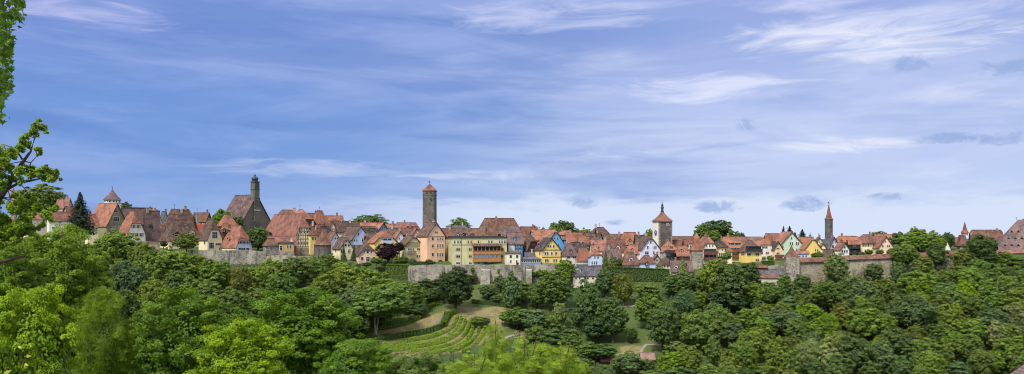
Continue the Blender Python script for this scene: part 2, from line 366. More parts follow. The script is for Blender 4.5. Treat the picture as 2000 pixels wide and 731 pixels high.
class House:
    def __init__(s,label,xa,xb,xc,yb,ye,yr,Y,g='R',f=1.,wall='white',roof='or',th=None,D=None,name='house',wmat='wall',fb=None,over=.45,cat='house',group=None,foot=True,curve=0):
        s.label=label; ray=bearing(xb); perp=np.array([ray[1],-ray[0]])
        Lp=max(xb-xa,0); Rp=max(xc-xb,.5)
        if th is None:
            if Lp<1: th=8
            else:
                k={'R':1/1.35,'L':1.35}[g] if f>0.05 or g=='L' else 1
                th=math.degrees(math.atan(Lp/Rp*k)); th=min(max(th,14),62)
        t=R(th)
        dR=math.cos(t)*perp+math.sin(t)*ray; dL=np.array([-dR[1],dR[0]])
        C=np.array([sx(xb)*Y,Y])
        wR=rayhit(xc,C,dR)
        if Lp>=1: wL=rayhit(xa,C,dL)
        else: wL=D or 11.
        if D: wL=D if Lp<1 else wL
        wR=min(max(wR,1.5),60); wL=min(max(wL,1.5),34)
        if Lp>=1 and g=='R': wL=max(wL,wR*.8)
        s.dR,s.dL,s.C,s.wR,s.wL=dR,dL,C,wR,wL
        s.base=C+dR*wR/2+dL*wL/2
        s.zb=sz(yb)*Y; s.ze=sz(ye)*Y
        apex=(C+dR*wR/2) if g=='R' else (C+dL*wL/2)
        # where the ridge is seen: half-hipped ridges start further in
        w_=(wR if g=='R' else wL)/2
        ap=apex+(dL if g=='R' else dR)*((1-f)*w_*.9)
        if g=='R': s.zr=sz(yr)*ap[1]
        else: s.zr=sz(yr)*apex[1]
        s.zr=max(s.zr,s.ze+.8)
        s.Lp=Lp; s.g,s.f=g,f; s.fb=f if fb is None else fb
        gz=min(tz(*(C+dR*a*wR+dL*b_*wL)) for a in (0,1) for b_ in (0,1))
        s.z0=min(s.zb,gz-.3) if foot else s.zb
        s.rz=math.atan2(dR[1],dR[0])
        s.root=empty(name,(s.base[0],s.base[1],s.z0),s.rz)
        tag(s.root,label,cat,group)
        # body
        H=s.ze-s.z0; Rr=s.zr-s.ze; s.H,s.Rr=H,Rr
        if g=='R': w,l=wR/2,wL/2
        else: w,l=wL/2,wR/2
        s.w,s.l=w,l
        mb=MB(); f0=s.f
        poly=[(-w,0),(w,0),(w,H-.02)]
        if f0>0: poly+=[(w*(1-f0),H+Rr*f0-.06)]
        if f0>0 and f0<1: poly+=[(-w*(1-f0),H+Rr*f0-.06)]
        poly+=[(-w,H-.02)]
        fb_=s.fb
        mb.prism(poly,1 if g=='R' else 0,-l+.001,l-.001 if fb_>=f0 else l-.3)
        s.body=mb.build('wall',M[wmat],s.root,wall if isinstance(wall,tuple) else WC.get(wall,(.5,.5,.5)))
        # roof
        rb=MB(); o=over; sl=Rr/w; W=w+o; ZE=H-o*sl
        def end(f_):
            if f_>=.999: return 0.,0.
            gf=w*(1-f_)+(.25 if f_>0 else o); return gf,(gf*.92)
        g0,i0=end(s.f); g1,i1=end(s.fb); L=l+o
        tot=i0+i1
        if tot>2*L*.96: k=2*L*.96/tot; i0*=k; i1*=k
        zf=lambda gf:H+Rr-sl*gf
        T=(lambda u,r,z:(u,r,z)) if g=='R' else (lambda u,r,z:(r,u,z))
        # which end is in front: R -> r=-l is the seen gable; L -> r=-l too
        for sg in (-1,1):
            p=[T(sg*W,-L,ZE)]
            if g0<W-.01 and g0>0: p.append(T(sg*g0,-L,zf(g0)))
            p.append(T(0,-L+i0,H+Rr)); p.append(T(0,L-i1,H+Rr))
            if g1<W-.01 and g1>0: p.append(T(sg*g1,L,zf(g1)))
            p.append(T(sg*W,L,ZE)); rb.slab(p,.2)
        if i0>0: rb.slab([T(-g0,-L,zf(g0)),T(g0,-L,zf(g0)),T(0,-L+i0,H+Rr)],.205)
        if i1>0: rb.slab([T(-g1,L,zf(g1)),T(g1,L,zf(g1)),T(0,L-i1,H+Rr)],.205)
        a,b_=-L+i0,L-i1
        if b_-a>.5:
            if g=='R': rb.box(-.16,.16,a,b_,H+Rr+.1,H+Rr+.32)
            else: rb.box(a,b_,-.16,.16,H+Rr+.1,H+Rr+.32)
        if s.f>.3:
            zA=ZE; zB=H+Rr if i0<=0 else zf(g0); gB=.03 if i0<=0 else g0
            for sg in (-1,1):
                vb=MB(); r0,r1=-L-.09,-L
                q=[T(sg*W,r0,zA-.22),T(sg*gB,r0,zB-.22),T(sg*gB,r0,zB+.16),T(sg*W,r0,zA+.16)]; q2=[T(sg*W,r1,zA-.22),T(sg*gB,r1,zB-.22),T(sg*gB,r1,zB+.16),T(sg*W,r1,zA+.16)]
                vb.add(q+q2,[(0,1,2,3),(7,6,5,4),(0,4,5,1),(1,5,6,2),(2,6,7,3),(3,7,4,0)])
                vb.build('barge_board',M['timber'],s.root)
        c0=RC[roof] if isinstance(roof,str) else roof; j=random.uniform(.88,1.13)
        s.roof=rb.build('roof',M['roof'],s.root,tuple(k*j for k in c0)); s.sl=sl
        HOUSES.append(s)
    def loc(s,p,z): # world xy,z -> local
        d=np.array(p)-s.base; return (float(d@s.dR),float(d@s.dL),z-s.z0)
    def face(s,fc,px,py):
        """local point on a wall seen at px,py"""
        if fc=='R': o,d=s.C,s.dR
        else: o,d=s.C,s.dL
        u=rayhit(px,o,d); p=o+d*u; return s.loc(p,sz(py)*p[1]),p[1]
    def frame(s,fc): # u along the wall, outward normal
        return ((1,0,0),(0,-1,0)) if fc=='R' else ((0,1,0),(-1,0,0))
    def window(s,fc,px,py,w,h,shut=None,nm='window',col=None,parent=None,door=None):
        c,Yp=s.face(fc,px,py); k=Yp/F
        u,n=s.frame(fc); ob=abs((s.dR if fc=='R' else s.dL)[0]) ; ob=max(ob,.35)
        w=w*k/ob/2*1.08; h=h*k/2*1.05; up=(0,0,1)
        w=max(w,.38)
        mb=MB(); t=min(.12,w*.22)
        mb.obox(c,u,n,up,-w,-w+t,-.05,.09,-h,h); mb.obox(c,u,n,up,w-t,w,-.05,.09,-h,h)
        mb.obox(c,u,n,up,-w+t,w-t,-.05,.088,h-t,h); mb.obox(c,u,n,up,-w+t,w-t,-.05,.12,-h,-h+t)
        nb=max(1,int(round(2*w/1.0)))
        for i in range(1,nb): 
            a=-w+2*w*i/nb; mb.obox(c,u,n,up,a-.04,a+.04,-.05,.075,-h+t,h-t)
        if h>.5: mb.obox(c,u,n,up,-w+t,w-t,-.05,.07,h*.25,h*.25+.07)
        o=mb.build(nm,M['frame'] if col is None else M['paint'],s.root if parent is None else parent,col)
        g=MB(); g.obox(c,u,n,up,-w+t*.5,w-t*.5,-.1,.03,-h+t*.5,h-t*.5)
        g.build('pane',M['glass'],o)
        if shut:
            for sg in (-1,1):
                q=MB(); a=sg*(w+.06); b2=sg*(w+.06+min(.55,w*1.0)); q.obox(c,u,n,up,min(a,b2),max(a,b2),0.0,.07,-h,h)
                q.build('shutter',M['paint'],s.root,shut)
        return o
    def wins(s,spec):
        for e in spec:
            fc,y,xs,w,h=e[:5]; sh=e[5] if len(e)>5 else None
            for x in xs: s.window(fc,x,y,w,h,sh)
        return s
    def auto(s,fc='R',w=1.0,h=1.3,step=2.7,first=1.3,rows=2,skip=.1,shut=None,attic=True):
        W=s.wR if fc=='R' else s.wL; u,n=s.frame(fc); up=(0,0,1)
        side=-s.wL/2 if fc=='R' else -s.wR/2
        N=max(1,int((W-1.0)/step)); 
        def put(a,z,w_,h_):
            c=(a,side,z) if fc=='R' else (side,a,z)
            mb=MB(); t=.14
            mb.obox(c,u,n,up,-w_/2,-w_/2+t,-.05,.09,-h_/2,h_/2); mb.obox(c,u,n,up,w_/2-t,w_/2,-.05,.09,-h_/2,h_/2)
            mb.obox(c,u,n,up,-w_/2+t,w_/2-t,-.05,.088,h_/2-t,h_/2); mb.obox(c,u,n,up,-w_/2+t,w_/2-t,-.05,.12,-h_/2,-h_/2+t)
            mb.obox(c,u,n,up,-.04,.04,-.05,.075,-h_/2+t,h_/2-t)
            o=mb.build('window',M['frame'],s.root); g=MB(); g.obox(c,u,n,up,-w_/2+.07,w_/2-.07,-.1,.03,-h_/2+.07,h_/2-.07); g.build('pane',M['glass'],o)
            if shut:
                for sg in (-1,1):
                    q=MB(); a1=sg*(w_/2+.06); b1=sg*(w_/2+.5); q.obox(c,u,n,up,min(a1,b1),max(a1,b1),0,.07,-h_/2,h_/2); q.build('shutter',M['paint'],s.root,shut)
        for r in range(rows):
            z=s.H-first-r*2.75
            if z-h<0: break
            for i in range(N):
                if random.random()<skip: continue
                put(-W/2+W*(i+.5)/N,z,w,h)
        if attic and fc==s.g and s.f>.35 and s.Rr>2.2:
            z=s.H+s.Rr*.22
            for a in ((-.9,.9) if s.w>3 else (0,)): put(a*min(1.2,s.w*.25),z,.8,1.0)
        return s
    def slope(s,px,py,side=None):
        """local point on the roof slope seen at px,py, with its outward horizontal direction"""
        side=side or ('L' if s.g=='R' else 'R')
        inw=s.dR if side=='L' else s.dL      # inward horizontal direction from the eave
        e=s.C; a=sx(px); v=np.array([a,1.]); 
        sl=s.sl
        # z = ze + sl*((p-e).inw); z = sz*Y
        num=s.ze-sl*float(e@inw); den=sz(py)-sl*float(v@inw)
        Yp=num/den; p=v*Yp; return s.loc(p,sz(py)*Yp),Yp,side
    def dormer(s,px,py,w,h,side=None,wall=None,roof=None,win=True,shed=False,label=None):
        """px,py: foot centre of the front of the dormer; w,h of its front"""
        c,Yp,side=s.slope(px,py,side)
        if not (350<Yp<520): return s
        k=Yp/F; w=w*k/2; h=h*k
        u,n=((1,0,0),(0,-1,0)) if side=='R' else ((0,1,0),(-1,0,0))
        dep=h/max(s.sl,.3)+.9; up=(0,0,1)
        mb=MB(); mb.obox(c,u,n,up,-w,w,-dep,.0,-.1,h)
        d=mb.build('dormer',M['wall'],s.root,WC[wall] if wall else tuple(x*.8 for x in s.roof.color[:3]))
        P=lambda a,b_,z:tuple(c[i]+a*u[i]+b_*n[i]+z*up[i] for i in range(3))
        rb=MB()
        if shed:
            rb.slab([P(-w-.25,.35,h-.1),P(w+.25,.35,h-.1),P(w+.25,-dep-.6,h+.5+.25*dep),P(-w-.25,-dep-.6,h+.5+.25*dep)],.15)
        else:
            rs=w*.85
            for sg in (-1,1): rb.slab([P(sg*(w+.25),.3,h-.2),P(sg*(w+.25),-dep,h-.2),P(0,-dep-rs,h+rs),P(0,.3,h+rs)],.15)
            gb=MB(); gb.add([P(-w,-.02,h),P(w,-.02,h),P(0,-.02,h+rs),P(-w,-.3,h),P(w,-.3,h),P(0,-.3,h+rs)],[(0,1,2),(3,5,4),(0,3,4,1),(1,4,5,2),(2,5,3,0)])
            gb.build('dormer_gable',M['wall'],d,d.color[:3])
        rb.build('dormer_roof',M['roof'],d,RC[roof] if roof else tuple(s.roof.color[:3]))
        if win:
            cc=P(0,.02,h*.5); ww=w*.8; hh=h*.36; t=.1
            n_=max(1,int(ww*2/1.5))
            g=MB()
            for i in range(n_):
                a0=-ww+2*ww*i/n_+.06; a1=-ww+2*ww*(i+1)/n_-.06
                g.obox(cc,u,n,up,a0,a0+t,-.05,.06,-hh,hh); g.obox(cc,u,n,up,a1-t,a1,-.05,.06,-hh,hh); g.obox(cc,u,n,up,a0+t,a1-t,-.05,.055,hh-t,hh); g.obox(cc,u,n,up,a0+t,a1-t,-.05,.07,-hh,-hh+t)
            g2=MB(); g2.obox(cc,u,n,up,-ww+.1,ww-.1,-.06,.03,-hh*.9,hh*.9)
            g.build('window',M['frame'],d); g2.build('window_pane',M['glass'],d)
        return s
    def skylight(s,px,py,w,h,side=None):
        c,Yp,side=s.slope(px,py,side)
        u,n=((1,0,0),(0,-1,0)) if side=='R' else ((0,1,0),(-1,0,0))
        k=Yp/F; q=math.hypot(1,s.sl); vv=(-n[0]/q,-n[1]/q,s.sl/q); nn=(n[0]*s.sl/q,n[1]*s.sl/q,1/q)
        mb=MB(); mb.obox(c,u,vv,nn,-w*k/2,w*k/2,-h*k/2,h*k/2,.0,.42); o=mb.build('skylight',M['metal'],s.root)
        mb=MB(); mb.obox(c,u,vv,nn,-w*k/2+.1,w*k/2-.1,-h*k/2+.1,h*k/2-.1,.3,.45); mb.build('pane',M['glass'],o); return s
    def chimney(s,px,yt,w=3,yb=None,col=(.28,.20,.16),side=None):
        """chimney seen with its top at px,yt; stands on the ridge unless yb says where it meets the slope"""
        if yb is None:
            # on the ridge line
            if s.g=='R': o=s.C+s.dR*s.wR/2; d=s.dL
            else: o=s.C+s.dL*s.wL/2; d=s.dR
            u=rayhit(px,o,d); LL=s.wL if s.g=='R' else s.wR; u=min(max(u,.8),LL-.8); p=o+d*u
            c=s.loc(p,s.zr); c=(c[0]+(.3),c[1],c[2]); Yp=p[1]
        else: c,Yp,_=s.slope(px,yb,side)
        k=Yp/F; top=sz(yt)*Yp-s.z0; w=max(w*k/2,.32)
        if top<c[2]+.5: top=c[2]+1.2
        mb=MB(); mb.box(c[0]-w,c[0]+w,c[1]-w*.8,c[1]+w*.8,c[2]-1.2,top-.15); mb.box(c[0]-w-.1,c[0]+w+.1,c[1]-w*.8-.1,c[1]+w*.8+.1,top-.15,top)
        for a in (-.4,.4): mb.box(c[0]+a*w-.12,c[0]+a*w+.12,c[1]-.12,c[1]+.12,top,top+.3)
        mb.build('chimney',M['chim'],s.root,col); return s
    def antenna(s,px,yt):
        if s.g=='R': o=s.C+s.dR*s.wR/2; d=s.dL
        else: o=s.C+s.dL*s.wL/2; d=s.dR
        u=min(max(rayhit(px,o,d),.6),(s.wL if s.g=='R' else s.wR)-.6); p=o+d*u; c=s.loc(p,s.zr); top=sz(yt)*p[1]-s.z0
        mb=MB(); mb.box(c[0]-.05,c[0]+.05,c[1]-.05,c[1]+.05,c[2],top); mb.box(c[0]-.5,c[0]+.5,c[1]-.03,c[1]+.03,top-.4,top-.34); mb.box(c[0]-.35,c[0]+.35,c[1]-.03,c[1]+.03,top-.8,top-.74)
        mb.build('antenna',M['metal'],s.root); return s
    def timber(s,fc='R',col=None,rows=4,step=1.3,z0=None,name='timber_frame'):
        """beams over a gable wall"""
        u,n=s.frame(fc); side=-s.wL/2 if fc=='R' else -s.wR/2
        W=(s.wR if fc=='R' else s.wL)/2; mb=MB(); t=.13
        isg=(fc==s.g); z0=s.H-5.5 if z0 is None else z0; z0=max(z0,.3)
        top=s.H+(s.Rr*s.f if isg else 0)-.3
        def half(z): return W-.1 if z<=s.H or not isg else max(0,W*(1-(z-s.H)/s.Rr)-.25)
        P=lambda a,z:((a,side,z) if fc=='R' else (side,a,z)); up=(0,0,1)
        zs=[z0+(top-z0)*i/rows for i in range(rows+1)]
        for z in zs:
            hw=half(z); 
            if hw>.3: mb.obox(P(0,z),u,n,up,-hw,hw,-.02,.07,-t,t)
        for i in range(rows):
            za,zb_=zs[i]+t,zs[i+1]-t; hw=half(zs[i+1]); k=max(1,int(2*hw/step))
            for j in range(k+1):
                a=-hw+2*hw*j/k; mb.obox(P(a,0),u,n,up,-t*.8,t*.8,-.02,.066,za,zb_)
            if hw>1.5:
                for sg in (-1,1): # braces
                    a0=sg*(hw-.2); a1=sg*(hw-1.1); q=math.hypot(a1-a0,zb_-za)
                    dv=((a1-a0)/q,(zb_-za)/q); uu=(u[0]*dv[0],u[1]*dv[0],dv[1]); ww=(-u[0]*dv[1],-u[1]*dv[1],dv[0])
                    mb.obox(P(a0,za),uu,n,ww,0,q,-.02,.062,-.1,.1)
        # rakes
        if isg:
            for sg in (-1,1):
                h0=half(s.H); z1=top; h1=half(z1); q=math.hypot(h1-h0,z1-s.H); dv=(sg*(h1-h0)/q,(z1-s.H)/q)
                uu=(u[0]*dv[0],u[1]*dv[0],dv[1]); ww=(-u[0]*dv[1],-u[1]*dv[1],dv[0]); mb.obox(P(sg*h0,s.H),uu,n,ww,0,q,-.02,.075,-.12,.12)
        mb.build(name,M['timber'] if col is None else M['paint'],s.root,col); return s
    def panel(s,fc,x0,x1,y0,y1,col,out=.12,nm='gable_cladding',mat='paint'):
        a,_=s.face(fc,x0,y1); b_,_=s.face(fc,x1,y1); c,_=s.face(fc,(x0+x1)/2,y0); u,n=s.frame(fc)
        i=0 if fc=='R' else 1; mb=MB(); lo,hi=sorted((a[i],b_[i])); o=[a[0],a[1],0]; o[i]=0
        mb.obox(o,u,n,(0,0,1),lo,hi,-.1,out,a[2],c[2]); mb.build(nm,M[mat],s.root,WC.get(col,col) if isinstance(col,str) else col); return s
    def balcony(s,fc,x0,x1,yt,ym,yb_,col,out=1.3,nm='balcony',roofed=None):
        """solid parapet from ym to yb_, open recess with posts from yt to ym"""
        a,_=s.face(fc,x0,yb_); b_,_=s.face(fc,x1,yb_); m_,_=s.face(fc,(x0+x1)/2,ym); t_,_=s.face(fc,(x0+x1)/2,yt); u,n=s.frame(fc)
        i=0 if fc=='R' else 1; lo,hi=sorted((a[i],b_[i])); o=[a[0],a[1],0]; o[i]=0; up=(0,0,1)
        rt=MB(); rt.obox(o,u,n,up,lo,hi,out-.1,out,a[2],m_[2]); rt.obox(o,u,n,up,lo,lo+.1,0,out-.1,a[2],m_[2]); rt.obox(o,u,n,up,hi-.1,hi,0,out-.1,a[2],m_[2]); rt.obox(o,u,n,up,lo+.1,hi-.1,0,out-.1,a[2],a[2]+.15)
        rt.obox(o,u,n,up,lo-.05,hi+.05,out-.16,out+.06,m_[2],m_[2]+.1)
        k=max(2,int((hi-lo)/1.8)+1)
        if t_[2]>m_[2]+.3:
            for j in range(k):
                q=lo+.08+(hi-lo-.16)*j/(k-1); rt.obox(o,u,n,up,q-.07,q+.07,out-.14,out-.0,m_[2]+.1,t_[2])
            rt.obox(o,u,n,up,lo,hi,out-.16,out+.02,t_[2]-.18,t_[2]+.02)
        B=rt.build(nm,M['paint'],s.root,col)
        if t_[2]>m_[2]+.3:
            d=MB(); d.obox(o,u,n,up,lo+.2,hi-.2,-.05,.06,m_[2]-.9,t_[2]-.2); d.build('balcony_glazing',M['glass'],B)
        if roofed:
            r=MB(); P=lambda q,b2,z:tuple(o[j]+q*u[j]+b2*n[j]+z*up[j] for j in range(3))
            r.slab([P(lo-.3,out+.4,t_[2]),P(hi+.3,out+.4,t_[2]),P(hi+.3,-.1,t_[2]+roofed),P(lo-.3,-.1,t_[2]+roofed)],.15); r.build('balcony_roof',M['roof'],B,RC['br'])
        return s

# towers --------------------------------------------------------
def finial(root,z0,z1,r=.12):
    mb=MB(); mb.lathe([(r,z0-.3),(r*.7,z0+(z1-z0)*.3),(r*2.2,z0+(z1-z0)*.4),(r*2.2,z0+(z1-z0)*.46),(r*.6,z0+(z1-z0)*.55),(r*.4,z1)],8)
    mb.box(-.5,.2,-.03,.03,z1-.6,z1-.25); return mb.build('finial',M['metal'],root)
def slit(root,x,y,z,ang,w=.6,h=1.2,nm='window_opening'):
    u=(math.cos(ang+math.pi/2),math.sin(ang+math.pi/2),0); n=(math.cos(ang),math.sin(ang),0)
    mb=MB(); mb.obox((x,y,z),u,n,(0,0,1),-w/2,w/2,-.12,.04,-h/2,h/2); mb.build(nm,M['glass'],root)
def wall_run(label,pts,thick,yt_list,roof=None,mat='stone',name='town_wall',cat='wall',down=3.,roofh=1.2,over=.6,crest=0):
    """pts (px,Y); yt_list top rows; a wall following the points, foot sunk in the ground"""
    P=[(sx(px)*Y,Y) for px,Y in pts]; Z=[sz(y)*Y for y,(px,Y) in zip(yt_list,pts)]
    # resample
    Q=[];ZZ=[]
    for i in range(len(P)-1):
        n=max(1,int(math.dist(P[i],P[i+1])/4))
        for k in range(n): t=k/n; Q.append((P[i][0]*(1-t)+P[i+1][0]*t,P[i][1]*(1-t)+P[i+1][1]*t)); ZZ.append(Z[i]*(1-t)+Z[i+1]*t)
    Q.append(P[-1]); ZZ.append(Z[-1])
    cx,cy=Q[len(Q)//2]; root=empty(name,(cx,cy,tz(cx,cy))); b0=tz(cx,cy); tag(root,label,cat)
    body=MB(); rf=MB(); prev=None; pr=None
    gg=random.Random(len(label))
    for i,(x,y) in enumerate(Q):
        a=Q[max(i-1,0)]; c=Q[min(i+1,len(Q)-1)]; d=np.array([c[0]-a[0],c[1]-a[1]]); d/=np.linalg.norm(d); n=np.array([-d[1],d[0]])
        zt_=ZZ[i]+(gg.uniform(-crest,crest) if crest else 0); zb_=min(tz(x,y-1),tz(x,y+thick))-down
        f_=(x-cx,y-cy); bk=(x+n[0]*thick-cx,y+n[1]*thick-cy)
        cur=[(f_[0],f_[1],zb_-b0),(f_[0],f_[1],zt_-b0),(bk[0],bk[1],zt_-b0),(bk[0],bk[1],zb_-b0)]
        if prev:
            body.add(prev+cur,[(0,1,5,4),(1,2,6,5),(2,3,7,6)])
        else: body.add(cur,[(0,1,2,3)])
        prev=cur
        if roof:
            r0=(f_[0]-n[0]*over,f_[1]-n[1]*over,zt_-b0-.25); r1=(f_[0]+n[0]*(thick*.7),f_[1]+n[1]*thick*.7,zt_-b0+roofh); r2=(bk[0]+n[0]*over,bk[1]+n[1]*over,zt_-b0+.1)
            rc=[r0,r1,r2]+[(q[0],q[1],q[2]-.2) for q in (r2,r1,r0)]
            if pr: rf.add(pr+rc,[(0,1,7,6),(1,2,8,7),(2,3,9,8),(3,4,10,9),(4,5,11,10),(5,0,6,11)])
            else: rf.add(rc,[(0,1,4,5),(1,2,3,4)])
            pr=rc
    body.add(prev,[(0,1,2,3)])
    if roof: rf.add(pr,[(0,1,4,5),(1,2,3,4)])
    o=body.build('masonry',M[mat],root)
    if roof: rf.build('wall_roof',M['roof'],root,RC[roof])
    return root,b0
H=House
OS=(.62,.40,.12) # ochre shutters
RS=(.35,.07,.05); WS=(.7,.7,.68); BS=(.06,.2,.4)
# ---------- far left
H('pink-roofed cottage half hidden by the oak boughs at the far left',36,50,92,440,428,416,400,'L',1,'pcream','rd')
h=H('long pink-red tiled roof just left of the tall dark conifer',92,96,139,442,429,414,395,'L',1,'white','rd')
h=H('low salmon roof rising behind the tall dark conifer',108,132,142,432,403,389,430,'R',1,'grey','rd',th=30)
h=H('dark-edged lower roof between conifer and the pink roofs',122,134,160,440,418,404,415,'L',1,'grey','bo')
h=H('weathered stone gabled house with mottled orange roof under the gate tower',172,208,249,466,440,398,388,'R',1,'olive','or',th=36)
h.wins([('R',412,[226],4,7),('R',428,[227],6,9),('R',447,[237],6,9)]); h.panel('R',208.5,248.5,441,466,(.30,.28,.25),.05,'stone_base','stone')
h=H('little cream cottage with orange roof in front of the weathered gable roof',166,172,192,450,437,420,374,'L',.6,'cream','or',th=20,name='cottage'); h.dormer(178,432,4,4)
h=H('white half-hipped house with ochre shutters and orange roof',234,248,284,486,457,414,380,'R',.52,'white','or',th=30)
h.wins([('R',442.5,[262,269.5],3.6,6.5,OS),('R',459,[255,267,275.5],3.8,7,OS)]); h.panel('R',248.5,283.5,472,487,(.36,.34,.30),.05,'stone_base','stone')
h=H('pink house with purplish roof and skylight right of the white shuttered house',282,284.5,312,484,450,412,392,'L',1,'pink','pb',th=20)
h.wins([('R',459,[290,301],3.4,10,None)]).skylight(293,440,5,5).chimney(278,406,4.5,col=(.30,.26,.24)); 
h=H('purple-brown long roof behind the white shuttered house',236,240,286,455,438,407,408,'L',1,'grey','pb',th=14); h.dormer(281,444,7,7,wall='white')
h=H('orange-roofed cream house with dark gable edge on the left skyline',258,264,306,440,427,406,440,'L',1,'cream','or',th=18); h.auto('R',rows=1).chimney(292,404,3)
h=H('small cream gabled house under the left orange skyline roof',288,298,314,452,428,410,424,'R',1,'cream','or').auto('R',rows=2)
h=H('low orange roof wedged beside the pink house',290,296,318,462,446,432,404,'L',.6,'brown','or')
h=H('brown roof between pink house and the large hipped roof',296,312,334,486,470,440,402,'L',1,'brown','br',th=25)
h=H('pale blue gabled house with grey slate roof on the left skyline',309,316,331,452,436,413,436,'R',1,'lblue','sl').chimney(329,409,3)
h=H('brown-roofed house with tall chimney on the left skyline',326,336,378,450,440,409,428,'L',.7,'cream','bo').chimney(361,403,4,col=(.3,.24,.2)).antenna(341,398)
h=H('red-brown gabled roof right of the tall chimney on the left skyline',340,350,378,455,443,412,419,'L',.5,'brown','br',th=25)
h=H('brown ridge with small gable left of the bright green skyline tree',374,402,413,446,431,416,436,'R',1,'red','bo',th=50).chimney(404,410,3).antenna(385,406)
h=H('second brown roof stepping down behind the large hipped roof',316,328,380,478,462,420,406,'L',.5,'brown','br')
h=H('large brown pyramid-hipped roof over low cream walls behind the parapet',311,330,398,492,468.5,430,384,'L',0,'cream','br',th=24)
h.dormer(345,463,11,6,'R',wall='brown').dormer(376,462,9,9,'R',wall='cream').wins([('R',477,[338,345,352,371,378,391],3.8,7,None)]).chimney(390,418,4.5,col=(.3,.25,.22))
h=H('cream half-hipped gable house with dark-brown roof above the left parapet',388,405,434,490,466,429,380,'R',.5,'cream','br',th=34)
h.wins([('R',459.5,[419.5],6.5,12,WS),('R',480,[413],6,12,WS),('R',477,[426],7,5,None),('L',474,[400],4,7,None)])
h=H('orange hipped roof with grey dormer behind the blue gabled house',422,436,466,470,446,420,402,'L',.2,'brown','or',th=26); h.dormer(437,453,6,5,'R').dormer(447,447,5,6,'R',wall='grey')
h=H('light blue gabled house with red shutters and orange roof behind the parapet',433,461,492,495,481,442,379,'R',.42,'lblue','or',th=36)
h.wins([('R',473,[470,476.5,483],3.2,7,RS),('R',488,[469,476,484],4.5,8,None)]).dormer(446,474,6,7,'L').panel('L',434,460.5,482,495,'cream',.05,'cream_wall','wall').skylight(449,452,5,4,'L')
h.dormer(473,457,4,4,'L') if False else None
# ---------- church
c=H('grey-brown church with steep purple-brown roof and slim bell tower on its gable',446,470,531,470,437,381,424,'R',1,(.24,.2,.17),(.13,.082,.075),th=40,name='church',cat='church')
c.body.color=(.17,.15,.13,1); c.body.data.materials[0]=M['wall']
cc,Yp=c.face('R',500.5,430); mb=MB(); k=Yp/F; w=6.9*k; zt=lambda y:sz(y)*Yp-c.z0
mb.box(cc[0]-w,cc[0]+w,cc[1]-.9,cc[1]+2*w-.9,0,zt(387)); mb.box(cc[0]-w*.86,cc[0]+w*.86,cc[1]-.7,cc[1]+1.72*w-.7,zt(387),zt(355)); 
for y in (387,370,355.5): mb.box(cc[0]-w*.98,cc[0]+w*.98,cc[1]-.95,cc[1]+1.9*w-.95,zt(y)-.15,zt(y)+.2)
tw=mb.build('bell_tower',M['towerstone'],c.root); cy=cc[1]+w*.95-.8
for a in (-.42,.42):
    s_=MB(); s_.box(cc[0]+a*w-.42,cc[0]+a*w+.42,cc[1]-.86,cc[1]-.5,zt(368),zt(361)); s_.lathe([(.42,zt(361)-.3),(.3,zt(361)+.3),(.02,zt(361)+.5)],10,cc[0]+a*w,cc[1]-.5); s_.build('belfry_opening',M['glass'],tw)
mb=MB(); r=w*1.0; mb.lathe([(r*.95,zt(355)+.2),(r*1.0,zt(353.5)),(r*.75,zt(353)),(r*.8,zt(351.5)),(r*.98,zt(349.5)),(r*.85,zt(347)),(r*.4,zt(345.4)),(r*.22,zt(344)),(r*.3,zt(343)),(.08,zt(340)),(.05,zt(337))],16,cc[0],cy); mb.build('dome',M['metal'],tw,sm=False)
mb=MB(); mb.box(cc[0]-w*1.02,cc[0]+w*1.02,cc[1]-.98,cc[1]-.85,zt(411.5),zt(410)); mb.build('white_ledge',M['frame'],tw)
# ---------- barn
b=H('huge pink-red roofed barn with yellow half-timbered gable',488,577,611,505,461,418,388,'R',.42,'cream','rd',th=27,name='barn',cat='barn')
b.timber('R',rows=5,step=1.15,z0=b.H-5.2)
b.wins([('R',453,[588,594.5,600],2.8,5.5),('R',474.5,[583,588.5,594,599.5,605],2.6,5.5)]).panel('R',575.5,611,484,506,(.36,.30,.22),.1,'stone_base','warmstone').skylight(498,436,4,8).skylight(494,444,3,3)
h=H('low red lean-to roof under the big barn eave',522,526,579,493,479,462,377,'L',1,'red','rd',th=10,D=7)
h=H('brown ridge with cream chimney rising behind the barn',534,552,588,455,440,410.5,410,'L',.6,'red','bo',th=22).chimney(573,406,6,col=(.55,.42,.28))
h=H('orange hipped house with weathervane right of the barn',570,583,616,470,437,410,404,'R',.35,'brown','or',th=42).antenna(586,399)
h=H('small yellow house squeezed between barn and cone roof',597,606,620,486,456,437,392,'R',.0,'yellow','bo').wins([('R',466,[611,616],3,6)])
h=H('salmon-orange roof with blue dormer behind the weathervane house',595,600,622,455,436,417,428,'L',.5,'red','rd').dormer(609,434,8,5,wall='blue')
h=H('tall orange roof with row of tiny dormers right of the weathervane house',606,618,642,460,442,412,422,'L',.25,'salmon','or',th=30); h.dormer(624,441,4,3,'R').dormer(632,441,4,3,'R')
h=H('long orange roof behind with low chimney left of the wide skyline tree',634,640,672,452,440,422,436,'L',1,'salmon','or',th=15); h.dormer(644,441,4,3,'R').chimney(657,416,3)
h=H('small pink gabled house under the long orange roof',640,644,655,470,446,432.5,414,'R',1,'pink','br',th=14).wins([('R',448,[650],3,4)])
h=H('brown weathered roof right of the small pink gable',650,655,674,470,450,432,415,'L',1,'pink','br')
h=H('broad brown weathered roof with red patch left of the blue gable',672,676,703,466,450,433,418,'L',1,'grey','br')
h=H('dark roofed house behind the round tower',618,626,651,470,458,443,404,'L',.4,'brown','dk')
h=H('red-brown sloping roof just behind the cone roof of the round tower',612,618,640,486,470,447,396,'L',.5,'brown','bo')
h=H('small pale blue gabled house right of the round tower cone roof',636,644,666,492,474,453,394,'R',1,'lav','bo',th=30).wins([('R',466,[655,659],2.6,4)])
